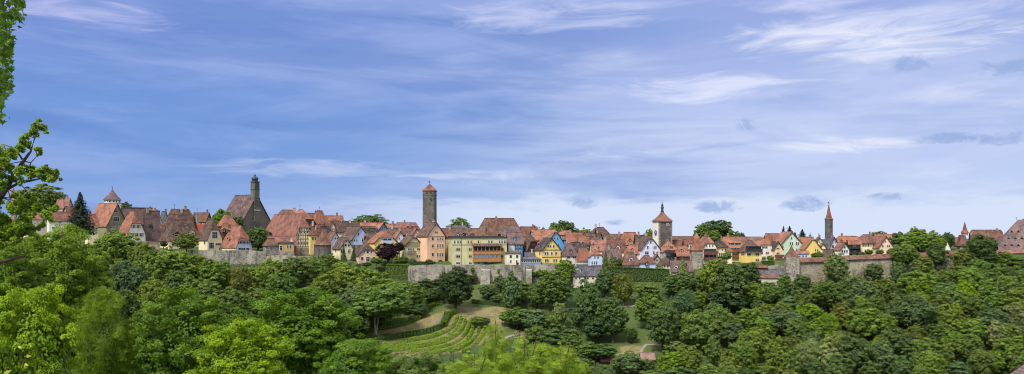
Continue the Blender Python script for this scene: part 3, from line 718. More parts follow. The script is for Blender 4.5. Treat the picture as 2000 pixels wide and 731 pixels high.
h=H('wide pale blue gabled house with brown roof above the cream villa',658,681,728,492,476,443,398,'R',1,'lblue','br',th=26)
h.wins([('R',457.5,[700],3,5.5),('R',470,[687.5,692,697],2.6,4.5),('R',469,[708],3.5,7),('R',469,[713],3,4)]).panel('R',682,728,478,492,(.33,.31,.27),.06,'stone_base','stone')
h=H('cream villa with arched windows between two slender conifers',650,664,689,512,485,465,379,'R',.85,'cream','br',th=30)
h.wins([('R',479,[670,675,681],3.8,6),('R',490.5,[668,682],4.6,7),('R',472,[676],2.5,3),('L',490,[656],3,6)])
h=H('pink cottage with brown half-hipped roof left of the purple beech',694,700,738.5,520,498.5,476,376,'R',.5,'pink','br',th=16,name='cottage')
h.wins([('R',492,[711.5,725],3,4.5),('R',492,[718],4.2,6),('R',505,[707.5],5,6.5),('R',506.5,[718.5],6.4,9),('R',505,[730],4.5,6)]).chimney(711,470,3)
# ---------- behind the beech
h=H('long orange roof left of the blue gable on the skyline',697,702,742,458,449,435,432,'L',1,'pink','or',th=12)
h=H('bright blue gable end peeping over the roofs',716,740,757,462,447,436,424,'R',1,'blue','or',th=38).wins([('R',445,[746.5,750.5],2.4,3.5)])
h=H('low orange roof right of the blue gable',750,753,774,458,448,438,434,'L',1,'brown','or')
h=H('broad orange hipped roof left of the tall square tower',768,772,820,458,449,435.5,440,'L',.2,'salmon','rd').chimney(789,431,3)
h=H('orange roof under the broad hipped roof left of the tower',790,794,822,470,456,443,424,'L',.5,'brown','br').dormer(806,456,5,4)
h=H('brown weathered roof below the blue gable',752,757,790,474,461,446,410,'L',.6,'brown','br')
h=H('dark brown roof stepping down left of the blue gable',706,712,741,478,462,447,410,'L',.8,'brown','dk')
h=H('mottled dark roof right above the yellow balcony house',712,718,748,490,474,456,397,'L',.8,'brown','br')
h=H('second dark weathered roof left of the yellow balcony house',700,706,738,470,456,443,418,'L',.8,'brown','br')
h=H('yellow house with orange half-hip and grey balcony above the purple beech',722,731,777,512,474,451,386,'R',.45,'yellow','or',th=20)
h.panel('R',747,764,465,470,(.04,.05,.06),.05,'balcony_recess').balcony('R',746,765,465,470,477,(.50,.56,.72),1.2).wins([('R',482,[739,768],4,6),('R',495,[741],4,7)])
h=H('small pinkish gabled house with orange roof behind the green villa',764,771,792,486,470,452,398,'R',1,'lav','or').wins([('R',466,[780],3,4)])
h=H('long brown roof joining the green villa and the salmon house',780,786,822,470,458,446,404,'L',.7,'brown','bo')
h=H('olive green villa with shingled gable and brown roof beside the purple beech',776,789,827.5,508,481,461,380,'R',.82,'ygreen','br',th=26)
h.panel('R',790.5,826,472.5,483,(.27,.25,.14),.12,'gable_cladding').wins([('R',487,[798.5,802.5,807],3.3,5),('R',487,[818],7,5),('R',500.5,[815,820],3.4,6),('R',476,[808],4,5)]).balcony('R',796,811,490,491,496,(.28,.2,.2),1.).chimney(792,459,5,col=(.35,.3,.26))
# ---------- salmon house
s=H('tall salmon gabled house with brown roof and arched blue door',815,834.5,869,520,460.5,435,380,'R',1,'salmon','br',th=34)
s.wins([('R',453.5,[852],6,4),('R',466.5,[845],4.4,6.5),('R',480.5,[845],4.4,6.5),('R',497.5,[845],4.4,7),('R',467,[855,859.5,864.5],2.9,6.5),('R',480.5,[855,859.5,864.5],2.9,7),('R',497.5,[855,859.5,864.5],2.9,7.5),('R',441.5,[850],2.4,3)])
p,Yp=s.face('R',860,516); mb=MB(); k=Yp/F*1.12; mb.box(p[0]-5*k,p[0]+5*k,p[1]-.15,p[1]+.05,p[2]-.8,p[2]+3.5*k); mb.prism([(p[0]+5*k*math.cos(a*math.pi/10),p[2]+3.5*k+4.2*k*math.sin(a*math.pi/10)) for a in range(11)],1,p[1]-.15,p[1]+.05); mb.build('door',M['paint'],s.root,(.03,.10,.19))
mb=MB(); 
for y in (461.5,): 
    c1,_=s.face('R',834.7,y); c2,_=s.face('R',868.8,y); mb.box(c1[0],c2[0],c1[1]-.15,c1[1]+.02,c1[2]-.12,c1[2]+.12)
mb.build('cornice',M['paint'],s.root,(.35,.16,.1))
h=H('small cream gable with orange roof left of the tall salmon house',802,806,822,490,458,446,392,'R',1,'salmon','rd')
h=H('small grey slate roof peeping up behind the yellow-green hotel',882,886,912,456,448,440.5,440,'L',.5,'grey','sl')
h=H('orange-brown roof joining salmon house and hotel',852,858,886,474,462,447,396,'L',.5,'brown','bo')
h=H('brown patchwork roofs above the left part of the hotel',872,880,916,474,463,446,408,'L',.6,'cream','br'); h.dormer(893,463,6,5,wall='cream').dormer(905,462,5,5)
h=H('red-brown roof with dormers above the middle of the hotel',908,914,944,474,463,447,404,'L',.5,'brown','bo'); h.dormer(922,464,6,6).chimney(916,444,4).chimney(943,445,5,col=(.35,.27,.23))
# ---------- hotel (flat roofed)
h=H('long yellow-green hotel with flat dark roof edge and ochre shutters',868,884,990,521,464.5,463,376,'L',0,'ygreen','br',th=9,name='hotel',cat='hotel')
bpy.data.objects.remove(h.roof)
mb=MB(); o=.5; mb.box(-h.wR/2-o,h.wR/2+o,-h.wL/2-o,h.wL/2+o,h.H-.05,h.H+.35); mb.box(-h.wR/2+1,h.wR/2-1,-h.wL/2+1,h.wL/2-1,h.H+.35,h.H+.8); mb.build('flat_roof',M['metal'],h.root)
mb=MB()
for y in (478.5,): 
    c1,_=h.face('R',884.2,y); mb.box(-h.wR/2-.1,h.wR/2,c1[1]-.12,c1[1]+.02,c1[2]-.1,c1[2]+.12)
mb.build('string_course',M['paint'],h.root,(.10,.09,.06))
for px in (884.4,):
    mb=MB(); c1,_=h.face('R',px,490); mb.box(c1[0]+4,c1[0]+4.12,c1[1]-.15,c1[1]-.02,0,h.H); mb.build('downpipe',M['metal'],h.root)
for y in (472.5,487,500.5,514):
    sh=OS if 1 else None
    h.wins([('L',y,[873,878.5],2.6,6,OS if y<510 else None)])
for y in (487,500.5): h.wins([('R',y,[895],8,7,OS),('R',y,[918.5],6,7,OS),('R',y,[981],5.5,7,OS)])
h.wins([('R',514,[895],8,5.5),('R',514,[918.5],6,5.5),('R',514.5,[935,961,978],4,5)])
h.wins([('R',472.5,[888,894.5,899],3.4,6),('R',472.5,[915,920],3.4,6,OS),('R',472.5,[934.5],3.4,6,OS),('R',472.5,[955,960.5],3.6,6),('R',472.5,[975.5,980.5],3.4,6),('R',472.5,[985.5,988.5],2.2,6)])
# wooden loggia
c1,Y1=h.face('R',923.5,512); c2,_=h.face('R',977,512); zf=lambda y:sz(y)*Y1-h.z0
mb=MB(); yy=c1[1]; d=1.9; x0,x1=c1[0],c2[0]
mb.box(x0,x1,yy-d,yy,zf(511.5),zf(504)); mb.box(x0,x1,yy-d+.05,yy,zf(497),zf(490.5))
for i in range(8):
    x=x0+.12+(x1-x0-.24)*i/7; mb.box(x-.12,x+.12,yy-d-.02,yy-d+.2,zf(504),zf(497)); mb.box(x-.12,x+.12,yy-d-.02,yy-d+.2,zf(490.5),zf(481))
mb.box(x0-.1,x1+.1,yy-d-.1,yy,zf(504)-.02,zf(504)+.12); mb.box(x0-.1,x1+.1,yy-d-.1,yy,zf(490.5),zf(490.5)+.13)
L=mb.build('wooden_loggia',M['paint'],h.root,(.42,.20,.075))
for i in range(7):
    a=x0+.3+(x1-x0-.6)*i/7; e=a+(x1-x0-.6)/7-.2
    g=MB(); g.box(a,e,yy-d+.25,yy-d+.3,zf(504),zf(497)); g.build('loggia_window',M['paint'],L,(.16,.21,.30))
g=MB(); g.box(x0+.1,x1-.1,yy-.3,yy-.1,zf(490),zf(481.5)); g.build('loggia_recess',M['glass'],L)
g=MB(); g.slab([(x0-.5,yy-d-.6,zf(481.5)),(x1+.5,yy-d-.6,zf(481.5)),(x1+.5,yy-.05,zf(476.5)),(x0-.5,yy-.05,zf(476.5))],.2); g.build('loggia_roof',M['roof'],L,RC['br'])
c1,_=h.face('R',948,514.5); mb=MB(); mb.box(c1[0]-.9,c1[0]+.9,c1[1]-.06,c1[1]+.04,c1[2]-1.1,c1[2]+.8); mb.build('door',M['paint'],h.root,(.03,.14,.32))
# ---------- right of the hotel
h=H('great brown-orange hipped roof behind the hotel on the skyline',930,938,1021,490,463,427,416,'L',.25,'brown','bo',th=12).chimney(968,423,3).chimney(946,440,4,yb=456)
h=H('red and purple-brown steep roof above the dark blue house',972,982,1022,488,473,442,399,'L',.55,'brown','pb',th=16).chimney(991,440,3)
h=H('deep blue and white house with red-framed windows beside the hotel',990,992.5,1021.5,512,474,455,388,'L',1,'dblue','pb',th=8,D=9)
h.panel('R',992.8,1005,475,512,(.55,.58,.62),.05,'white_wall','wall').wins([('R',480.5,[1010,1016],3.8,5.5,None),('R',491.5,[1010,1016.5],3.8,5)]).dormer(1006,474,5,8,wall='blue').wins([('R',481,[999],4,6),('R',492,[998],4,6)])
h=H('small cream flat-roofed house with blue windows on the town wall',986,990.5,1016.5,521,494.5,492.5,372,'L',0,'pcream','br',th=10,D=7,name='house')
h.wins([('R',501,[997.5,1010],5,6.5,None),('R',511,[997.5],3.6,5.5),('R',511,[1009],3,6)])
h=H('dark timber house with red-brown gable and shaded balconies',1020,1030,1052,512,487,458,390,'R',.6,'brown','br',th=34)
h.balcony('R',1031,1051,479,484,490,(.05,.03,.028),1.5).balcony('R',1031,1051,492,496,502,(.05,.03,.028),1.2).wins([('R',470,[1041],4,4)]).chimney(1051,460,4,col=(.4,.36,.32))
h=H('cream gabled house with orange roof on the skyline right of the hotel',1011.5,1022,1054,470,459,443.5,430,'L',1,'cream','or',th=48).wins([('L',452,[1017],3,4)]).chimney(1040,439,3)
h=H('long orange-brown roof left of the sky-blue gable',1034,1044,1088,486,468,449,410,'L',1,'brown','or',th=20)
h=H('sky-blue gabled house with orange half-hip above the yellow house',1052,1069,1101,502,476,449,402,'R',.85,'blue','or',th=34)
h.body.color=(.13,.42,.74,1); h.wins([('R',456,[1083.5],2.6,5),('R',465,[1083.5],3.4,6),('R',465,[1089],3,4.5),('R',478,[1091],3.4,5)])
h=H('bright yellow gabled house with dark roof standing on the town wall',1049,1059,1095,520,488,465.5,380,'R',1,'yellow','dk',th=28)
h.wins([('R',481,[1071,1075],3.4,6),('R',481,[1081.5],3.6,6),('R',495,[1065,1069.5],3.8,6),('R',495,[1077.5,1086],4,6),('R',509,[1066,1070],3.8,6),('R',509,[1082,1086.5],3.6,6),('R',471,[1076.5],2,2.5),('L',495,[1054.5],3,6)])
mb=MB()
for y in (488.5,502.5): c1,_=h.face('R',1059,y); mb.box(-h.wR/2-.05,h.wR/2+.05,c1[1]-.14,c1[1]+.02,c1[2]-.13,c1[2]+.1)
mb.build('string_course',M['timber'],h.root); h.dormer(1053,482,5,4,'L')
h=H('low blue-framed conservatory on the wall left of the bright yellow house',1015,1018,1057,517,506.5,502,374,'L',0,'lblue','sl',th=8,D=5,name='conservatory',cat='conservatory')
h.body.color=(.18,.26,.40,1); h.wins([('R',510,[1020.5+4.2*i for i in range(9)],3.4,6)])
h=H('grey lean-to roof between the dark timber house and the conservatory',1024,1027,1044,512,503,493,384,'L',1,'grey','sl')
h=H('white house with brown hipped roof right of the bright yellow house',1094,1104,1129,524,497.5,477,382,'L',.0,'white','pb',th=28)
h.wins([('R',502,[1109,1112],3.2,6.5),('R',502,[1120,1123.5],3.2,6.5)]).dormer(1114.5,494,5,5,'R').chimney(1101,474,3)
h=H('mauve-walled house with orange hipped roof right of the sky-blue gable',1088,1092,1120,490,458,451,418,'L',.0,'purple','or').chimney(1096,448,3)
h=H('orange hipped roof over a blue shop front band right of the mauve house',1100,1108,1150,492,473,454.5,404,'L',.3,'blue','or',th=24)
h=H('small cream gable at the end of the orange hipped roof',1131,1134,1147,484,467,453,409,'R',1,'cream','or').wins([('R',463,[1141],2.5,4)])
h=H('dark plum roof behind the white hipped-roof house',1110,1117,1146,500,489,474,393,'L',.7,'purple','dk')
h=H('small white house with orange pyramid roof beside the plum roof',1125,1129,1153.5,526,505,485,381,'L',.0,'white','or',th=20).wins([('R',508,[1134.5,1143.5],3,5)])
h=H('brown ragged roofs above the pyramid-roofed white house',1138,1143,1170,492,477,463,407,'L',.8,'brown','br').chimney(1160,462,3)
h=H('brown mottled ridge left of the tiny skyline conifer',1126,1142,1166,474,463,455,430,'L',.6,'brown','br')
h=H('dark brown steep roof behind the tiny skyline conifer',1152,1162,1190,470,459,444.5,440,'L',.3,'brown','br')
h=H('cream gable peeping left of the long brown roof',1150,1169,1176,486,466,457,420,'R',1,'cream','br',th=60)
h=H('long dark brown roof right of the tiny skyline conifer',1168,1176,1222,486,474,458,424,'L',1,'brown','br')
h=H('pink-orange long roof with two dormers over cream walls',1152,1157,1190,510,489,469.5,396,'L',1,'cream','rd',th=10).skylight(1169,484,3,3).skylight(1158.5,478,3,3)
h=H('brown-red roof with two dormers right of the pink-orange roof',1186,1189,1221,512,489,469,395,'L',1,'cream','bo',th=10); h.dormer(1191,487,6,5).dormer(1207,487,8,5,wall='lav').wins([('R',499,[1213],4,6)])
h=H('light blue cottage with orange roof and red lower floor',1150,1153,1175.5,526,500.5,488.5,376,'R',.3,'lblue','or',th=14,name='cottage')
h.wins([('R',503,[1162,1168],3.4,5),('R',513.5,[1156.5,1161,1165],3,6,None)]).panel('R',1153.4,1175,518,526,'red',.06,'red_plinth','wall').chimney(1155,486,4,col=(.4,.35,.33))
h=H('wide purple-red roof above the clipped hedge conifers',1174,1180,1215,524,511,485.5,384,'L',.5,'grey','pb',th=14).skylight(1201,505,5,5)
h=H('orange roof with two large dormers on the skyline left of the clock tower',1212,1216,1248,490,475,454.5,418,'L',.35,'brown','or',th=14); h.dormer(1230,475,8,5).dormer(1241,475,7,5)
h=H('brown slanting roof between the dormered roof and the lavender gable',1238,1244,1270,492,483,460,410,'L',1,'brown','br')
h=H('cream house with orange pyramid roof left of the lavender gable',1219,1226,1252.5,512,493.5,478,388,'L',.0,'pcream','or',th=24).wins([('R',498,[1242],6,5)]).dormer(1234,491,6,4,'R')
h=H('wide orange-purple pyramid roofed cottage right behind the ivy hedge',1209,1216,1252,526,515.5,493,373,'L',.0,'grey','bo',th=16,name='cottage'); h.dormer(1233,511,8,6,'R',wall='lblue').wins([('R',519,[1224,1237,1243],3,4)])
h=H('lavender-white half-hipped house below the clock tower',1235,1252,1289.5,510,487,462,388,'R',.78,'lav','br',th=28)
h.wins([('R',473.5,[1271],3.6,5),('R',483.5,[1265],3.8,6),('R',483.5,[1277.5,1281],2.8,5.5),('R',494,[1263],8,6),('R',494,[1277,1284],4,6),('R',504,[1272],3,5)])
h=H('red-brown tent roofed cottage with dormer in front of the lavender house',1245,1252,1280,528,513,500,372,'L',.0,'lblue','bo',th=20,name='cottage'); h.dormer(1264,518,6,5,'R').wins([('R',524,[1262,1268],3,3)])
h=H('small grey gabled cottage right of the tent roofed cottage',1272,1276,1291,522,508,498,380,'R',1,'grey','bo',name='cottage').wins([('R',508,[1283],4,5)])
# ---------- below and right of the clock tower
h=H('orange half-hipped house with dark balcony at the foot of the clock tower',1287,1296,1325,520,491,471.5,388,'R',.15,'grey','or',th=24)
h.balcony('R',1297.5,1324,491.5,495.5,500.5,(.06,.06,.07),1.5).wins([('R',506,[1303.5,1309,1315],4.6,4)]).dormer(1307,486,5,5,'L').chimney(1303,468,3)
h=H('orange roofed house with dark loggia right of the clock tower balcony house',1317,1323,1350,522,499,481,384,'L',.3,'black','or',th=14); h.dormer(1331,493,6,4).balcony('R',1326,1349.5,500,503,508,(.06,.05,.05),1.).chimney(1322,478,3)
h=H('cream gabled cottage with brown roof nearest below the clock tower',1283,1293,1315,532,518,501.5,371,'R',.1,'pcream','br',th=30,name='cottage').wins([('R',520.5,[1297.5,1304],3.4,5)])
h=H('purple-red roofed cottage with single white dormer by the hedge end',1308,1312,1352,534,529,509.5,369,'L',1,'grey','pb',th=10,name='cottage'); h.dormer(1320.5,525,7,5,wall='white').skylight(1340,517,4,5)
h=H('long dark red-brown roof right behind the clock tower',1310,1316,1364,484,474,462.5,428,'L',1,'brown','br',th=8)
h=H('lower red-brown roof right of the clock tower foot',1308,1313,1342,496,484,470,410,'L',1,'brown','bo')
h=H('wide brown roof between clock tower and turret',1332,1340,1362,500,489,468,403,'L',1,'brown','bo')
h=H('cream half-hipped gable left of the stone turret with orange roof',1336,1340,1356,520,484,463,393,'R',.5,'pcream','or').wins([('R',481,[1344,1348],2.6,5)])
h=H('stone turret with two-tier orange tent roof',1347,1351,1373,528,486,466,376,'R',.0,'grey','or',th=12,D=6,wmat='stone',name='turret',cat='turret')
mb=MB(); mb.lathe([(2.1,h.H+h.Rr*.42),(1.9,h.H+h.Rr+.2),(.1,h.H+h.Rr+2.8)],4,0,0,math.pi/4); mb.build('roof_lantern',M['roof'],h.root,RC['or'])
h=H('orange half-hipped house with purple-brown balconies right of the turret',1356,1372,1401,512,485,463,385,'R',.5,'pcream','or',th=22)
h.balcony('R',1374,1400,486,491,496,(.17,.06,.065),1.3).balcony('R',1374,1400,497.5,503,508,(.17,.06,.065),1.3).wins([('R',480,[1380,1386,1392],3,5)])
h=H('dark grey hipped roof over pale cream walls right of the purple balconies',1387,1401,1424,508,485,467,387,'R',.1,'cream','dk',th=38)
h.wins([('R',497,[1405.5,1409.5,1413],3.4,6),('R',488,[1411,1417],3,3)]).balcony('R',1401.5,1423,501,502.5,506,(.05,.05,.06),.9)
h=H('orange mansard roofed house with wide dormer and brown balconies',1406,1412,1451,512,482,463.5,390,'L',.55,'cream','or',th=14)
h.dormer(1435,480,21,6,'R',shed=True,wall='brown').balcony('R',1425,1450,487,489,493,(.2,.1,.06),1.4).balcony('R',1425,1450,496,498,503,(.17,.08,.05),1.2).wins([('R',485,[1430,1436,1442],3,3.5)])
h=H('narrow cream stair turret with brown cap beside the brown balconies',1417,1420,1430,508,490,483,382,'R',.0,'cream','bo',name='turret',D=4,cat='turret').wins([('R',497,[1425],2.4,4)])
h=H('long brown-orange roof behind the dark loft balcony house',1440,1450,1497,484,476,463.5,410,'L',1,'brown','bo',th=10)
h=H('yellow house with black loft balcony and orange half-hip',1445,1456,1487,520,490.5,470,382,'R',.5,'yellow','br',th=28)
h.panel('R',1457,1486.5,481,491,(.02,.022,.028),.1,'loft_front').balcony('R',1456.5,1487,482,486.5,491,(.035,.035,.045),1.2).wins([('R',497,[1462.5],8,6),('R',497,[1479],8,6),('R',508,[1479],8,6),('L',496,[1449.5,1453],2.4,6)])
h=H('pinkish-white half-hipped house right of the yellow loft balcony house',1470,1484,1508,512,480,467,388,'R',.2,(.76,.66,.60),'or',th=30)
h.wins([('R',483,[1490.5,1494,1497.5],3.6,5),('R',494,[1488],5,5),('R',494,[1498.5],7,5),('R',504.5,[1492],8,7),('R',505,[1501],4,7)])
h=H('peach gabled house with dark slate roof left of the mint house',1500,1511,1529,508,487,473,388,'R',1,(.80,.58,.36),'dk',th=32)
h.wins([('R',485.5,[1519.5],6,3.5),('R',495,[1519.5],7,4)]).balcony('R',1513,1529,497,498,501.5,(.22,.06,.05),1.2).balcony('R',1513,1529,505,506,510,(.22,.06,.05),1.)
h=H('orange gabled roof with white verge left of the mint house',1493,1497,1524,484,474,457,412,'L',.9,'pcream','or',th=20)
h=H('tall mint green gabled house with orange roof',1512,1524,1568,506,478,453.5,394,'R',1,'mint','or',th=26)
h.wins([('R',465.5,[1546],3,5),('R',476,[1543.5,1547.5],3.2,6),('R',476,[1555.5,1559],3,6),('R',482,[1529],3.4,5),('R',488,[1556,1560],3.2,5)])
h=H('orange roof left of the olive gable behind the blue low house',1559,1563,1590,490,480,464,404,'L',1,'pcream','or')
h=H('yellow house with olive gable and orange roof in front of the slim tower',1562,1572,1604,506,486,464.5,389,'R',.85,'yellow','or',th=24)
h.wins([('R',488.5,[1592.5,1597],3,5),('R',497,[1592.5,1597],3,5)]).chimney(1581,472,4,col=(.3,.26,.23)).panel('R',1590,1603.6,497.5,506,(.33,.3,.26),.04,'stone_base','stone')
h=H('low light blue house with purple roof strip behind the square wall turret',1552,1556,1580,512,495.5,491,375,'L',1,'lblue','rd',th=8,D=5).wins([('R',501,[1562,1568.5,1574.5],3.6,4.5)])
h=H('small white gabled house between olive gable and slate roof',1589,1594,1608,490,474,465,408,'R',1,'white','bo').wins([('R',473,[1601],2.6,4)])
h=H('tiny pale yellow gable under the dark slate roof',1598,1602,1613,498,483,476,398,'R',1,'cream','or')
h=H('white gabled house with dark slate roof right below the slim tower',1606,1619,1639,502,484,464,398,'R',1,'lav','sl',th=44).wins([('R',473,[1631],2.6,4),('R',482,[1627],5,6)])
h=H('brown gabled roof right behind the long red-topped wall',1606,1622,1630,508,499,488,382,'R',1,'pcream','br',th=50)
h=H('white glazed gable house with orange roof against the black timber house',1632,1641,1658.5,510,487,474.5,384,'R',1,'white','or',th=40).wins([('R',483,[1650],4,6),('R',491,[1645,1649.5,1654],4,6)])
h=H('long orange roof above the white glazed gable',1633,1637,1678,490,476,462,408,'L',.7,'brown','or',th=8)
h=H('black timber-fronted house with stacked balconies',1655,1658,1681,508,476,463,391,'L',.6,'black','or',th=8)
h.balcony('R',1659,1680,479,482,486,(.03,.03,.035),1.2).balcony('R',1659,1680,489,492,496,(.03,.03,.035),1.2)
h=H('cream house with broad mottled brown roof right of the black timber house',1672,1681,1711.5,504,474.5,459,396,'L',.45,'cream','bo',th=14).wins([('R',479,[1687,1696,1706.5],3.6,6,(.3,.2,.12)),('R',490,[1690,1703],3.6,5)])
h=H('narrow orange roof right of the mottled brown roof',1700,1705,1722,486,474,463,406,'L',1,'cream','or').chimney(1712,469,3)
h=H('bright orange long roof at the right skyline beside the dark tree',1706,1712,1754,484,472,458.5,418,'L',1,'pcream','or',th=8).chimney(1725,460,3)
h=H('peach gabled house with dark verge and orange roof at the right wall end',1703,1716,1745,504,483,462.5,390,'R',1,(.80,.58,.44),'or',th=28)
h.wins([('R',480.5,[1724],4,5),('R',480.5,[1733.5,1737],3.4,4.5),('R',472,[1729.5],2.6,4)])
h=H('white gabled house with grey roof peeping between the right trees',1830,1840,1857,500,487,469.5,395,'R',1,'white','sl',th=36).wins([('R',478,[1848],3,4)])
h=H('orange roof fragment above the right tree crowns',1819,1823,1842,484,470,463,410,'L',1,'brown','or').wins([('R',472,[1828],3,3)])
h=H('orange roof fragment left of the thin red spire',1862,1866,1876,484,474,465,414,'L',1,'brown','or')
h=H('long brown roofed stone barn with right gable behind the thin red spire',1893,1899,1960,500,475,450,412,'L',.85,'grey','bo',th=10,name='barn',cat='barn').chimney(1946,447,3); h.wins([('R',480,[1950,1956],3,3)])
# huge roof at right edge
h=H('huge purple-brown hipped roof with rows of triangular dormers at the right edge',1951.5,1952,2090,507,487,431,384,'L',.12,'grey','pb',th=6,D=22,name='great_hall',cat='hall')
for y,xs in ((453,[1976,1989,2002,2015]),(466,[1970,1983,1996,2009]),(479.5,[1963,1976,1989,2002,2015])):
    for x in xs:
        c,Yp,_=h.slope(x,y+1.5); mb=MB(); k=Yp/F
        w=3.6*k; hh=4.2*k; dp=hh/h.sl
        mb.add([(c[0]-w,c[1]-.15,c[2]),(c[0]+w,c[1]-.15,c[2]),(c[0],c[1]-.15,c[2]+hh+.2),(c[0],c[1]+dp+.6,c[2]+hh+.2),(c[0]-w,c[1]+.2,c[2]),(c[0]+w,c[1]+.2,c[2])],[(0,1,2),(0,2,3,4),(1,5,3,2),(4,3,5),(0,4,5,1)])
        d=mb.build('dormer',M['roof'],h.root,tuple(h.roof.color[:3])); q=MB(); q.add([(c[0]-w*.85,c[1]-.2,c[2]+.05),(c[0]+w*.85,c[1]-.2,c[2]+.05),(c[0],c[1]-.2,c[2]+hh*.98),(c[0],c[1]-.1,c[2]+hh*.6)],[(0,1,2),(0,2,3),(1,3,2),(0,3,1)]); q.build('dormer_opening',M['glass'],d)
h.antenna(1985,424).chimney(1998,428,4)
# ---------- slate house below the wall
h=H('slate-roofed stone house below the town wall with boxy dormer',1114,1119,1141,552,537,518,360,'L',.75,(.60,.56,.46),'sl',th=12); h.wins([('R',543,[1125,1132],4,5)])
h.dormer(1128,532,15,5,'R',wall='grey')
h=H('long grey-purple roofed stone house right of the boxy dormer house',1134,1138,1173,552,537.5,521,363,'L',1,(.60,.56,.46),'sl',th=8); h.wins([('R',543,[1143,1148,1158],4.4,5)])
h=H('low shed with red tile strip roof below the yellow loft balcony house',1472,1475,1498,536,523,517,368,'L',1,'brown','bo',th=6,D=4,name='shed',cat='shed')
h=H('slate roofed lean-to beside the square wall turret',1476,1480,1536,546,536,527,364,'L',1,'grey','sl',th=5,D=5,name='shed',cat='shed')
h=H('red tile roofed outbuilding at the foot of the square wall turret',1482,1486,1521,552,543,536,358,'L',1,(.5,.47,.4),'bo',th=5,D=5,name='outbuilding',cat='outbuilding')
h=H('small weathered hut roof at the garden path junction',1250,1253,1278,709,701,690,0 or 285,'L',1,'grey','pk',th=10,D=5,name='hut',cat='hut')
h=H('terracotta roofed shed hidden among bushes on the lower slope',1172,1175,1195,710,705,699.5,286,'L',1,'brown','or',th=10,D=4,name='shed',cat='shed')
h=H('ochre-walled annex with dark flat roof between turret and barn',541,545,574,508,474.5,473,374,'L',0,(.45,.33,.13),'dk',th=8,D=6,name='annex',cat='annex')
h.wins([('R',484.5,[549],5,9),('R',481.5,[562,567],3,8),('R',499,[565],3.4,8)]).panel('R',545.3,573.5,491.5,508,(.36,.31,.24),.06,'stone_base','stone').chimney(568,467,3,col=(.75,.73,.7))
h=H('square stone wall turret with low brown tent roof left of the barn',514,519,545,520,478,466.5,371,'L',0,'grey','bo',th=18,D=7,wmat='stone',name='turret',cat='turret').wins([('R',486,[525,537],2.6,4)])

for q in HOUSES:
    names={k.name.split('.')[0] for k in q.root.children}
    if q.root.name.split('.')[0] not in('house','cottage'): continue
    if 'window' not in names and q.C[1]>200: 
        q.auto('R',rows=2,skip=.15)
        if q.Lp>4: q.auto('L',rows=1,skip=.2)
    if 'chimney' not in names and random.random()<.6 and q.C[1]>200:
        if q.g=='L': pxx=q.C+q.dL*q.wL/2+q.dR*q.wR*random.choice([.2,.3,.7,.8])
        else: pxx=q.C+q.dR*q.wR/2+q.dL*q.wL*random.choice([.3,.6])
        pu=CX+F*pxx[0]/pxx[1]; q.chimney(pu,HZ-F*(q.zr+random.uniform(1.,1.7))/pxx[1],random.uniform(2.6,4),col=random.choice([(.28,.20,.16),(.38,.33,.29),(.30,.13,.09),(.5,.46,.42)]))
    if random.random()<.12 and q.Rr>2: q.antenna(CX+F*q.base[0]/q.base[1],HZ-F*(q.zr+2.4)/q.base[1])
# ---------- towers
def square_tower(label,xb0,xb1,yb,yt,Y,mat,th,name='tower',taper=0.,chamfer=0.):
    return None
def round_tower(label,x0,x1,yt,Y,mat,n=24,foot=1.04):
    r=(x1-x0)/2*Y/F; x=sx((x0+x1)/2)*Y; g=tz(x,Y)-1.5; rt=empty('tower',(x,Y,g)); tag(rt,label,'tower'); H_=sz(yt)*Y-g
    mb=MB(); mb.lathe([(r*foot,0),(r,H_)],n); mb.build('tower_wall',M[mat],rt,WC['white'],sm=False); return rt,r,H_,g
# gate tower on the far left
rt,r,H_,g=round_tower('white half-timbered tower top with flared brown spire on the left skyline',204,235,390,455,'wall',8)
z=lambda y,Y:sz(y)*Y-g
mb=MB(); mb.lathe([(r*1.18,z(390,455)-.3),(r*.85,z(386,455)),(r*.5,z(380,455)),(r*.2,z(374,455)),(.12,z(370,455))],8); mb.build('spire',M['roof'],rt,RC['pb']); finial(rt,z(370,455),z(364,455))
for k in range(8):
    a=math.pi/8+k*math.pi/4+0; rr=r*math.cos(math.pi/8); 
    for t_ in (-.45,.45): slit(rt,math.cos(a)*rr-math.sin(a)*t_*r*.5,math.sin(a)*rr+math.cos(a)*t_*r*.5,z(394,455),a,.7,1.)
mb=MB(); mb.lathe([(r*1.015,z(391,455)),(r*1.015,z(391.8,455))],8); mb.lathe([(r*1.015,z(397,455)),(r*1.015,z(398,455))],8); mb.build('timber_bands',M['timber'],rt)
# round tower with the cone
rt,r,H_,g=round_tower('squat round stone tower with steep brown cone roof right of the barn',613.5,646.5,478,373,'towerstone',24)
z=lambda y,Y=373:sz(y)*Y-g
mb=MB(); mb.lathe([(r*1.1,z(479)),(r*.78,z(472)),(r*.4,z(462)),(.06,z(451))],24); mb.build('cone_roof',M['roof'],rt,RC['bo']); slit(rt,-.6,-r*1.0,z(489),-math.pi/2,.7,.9)
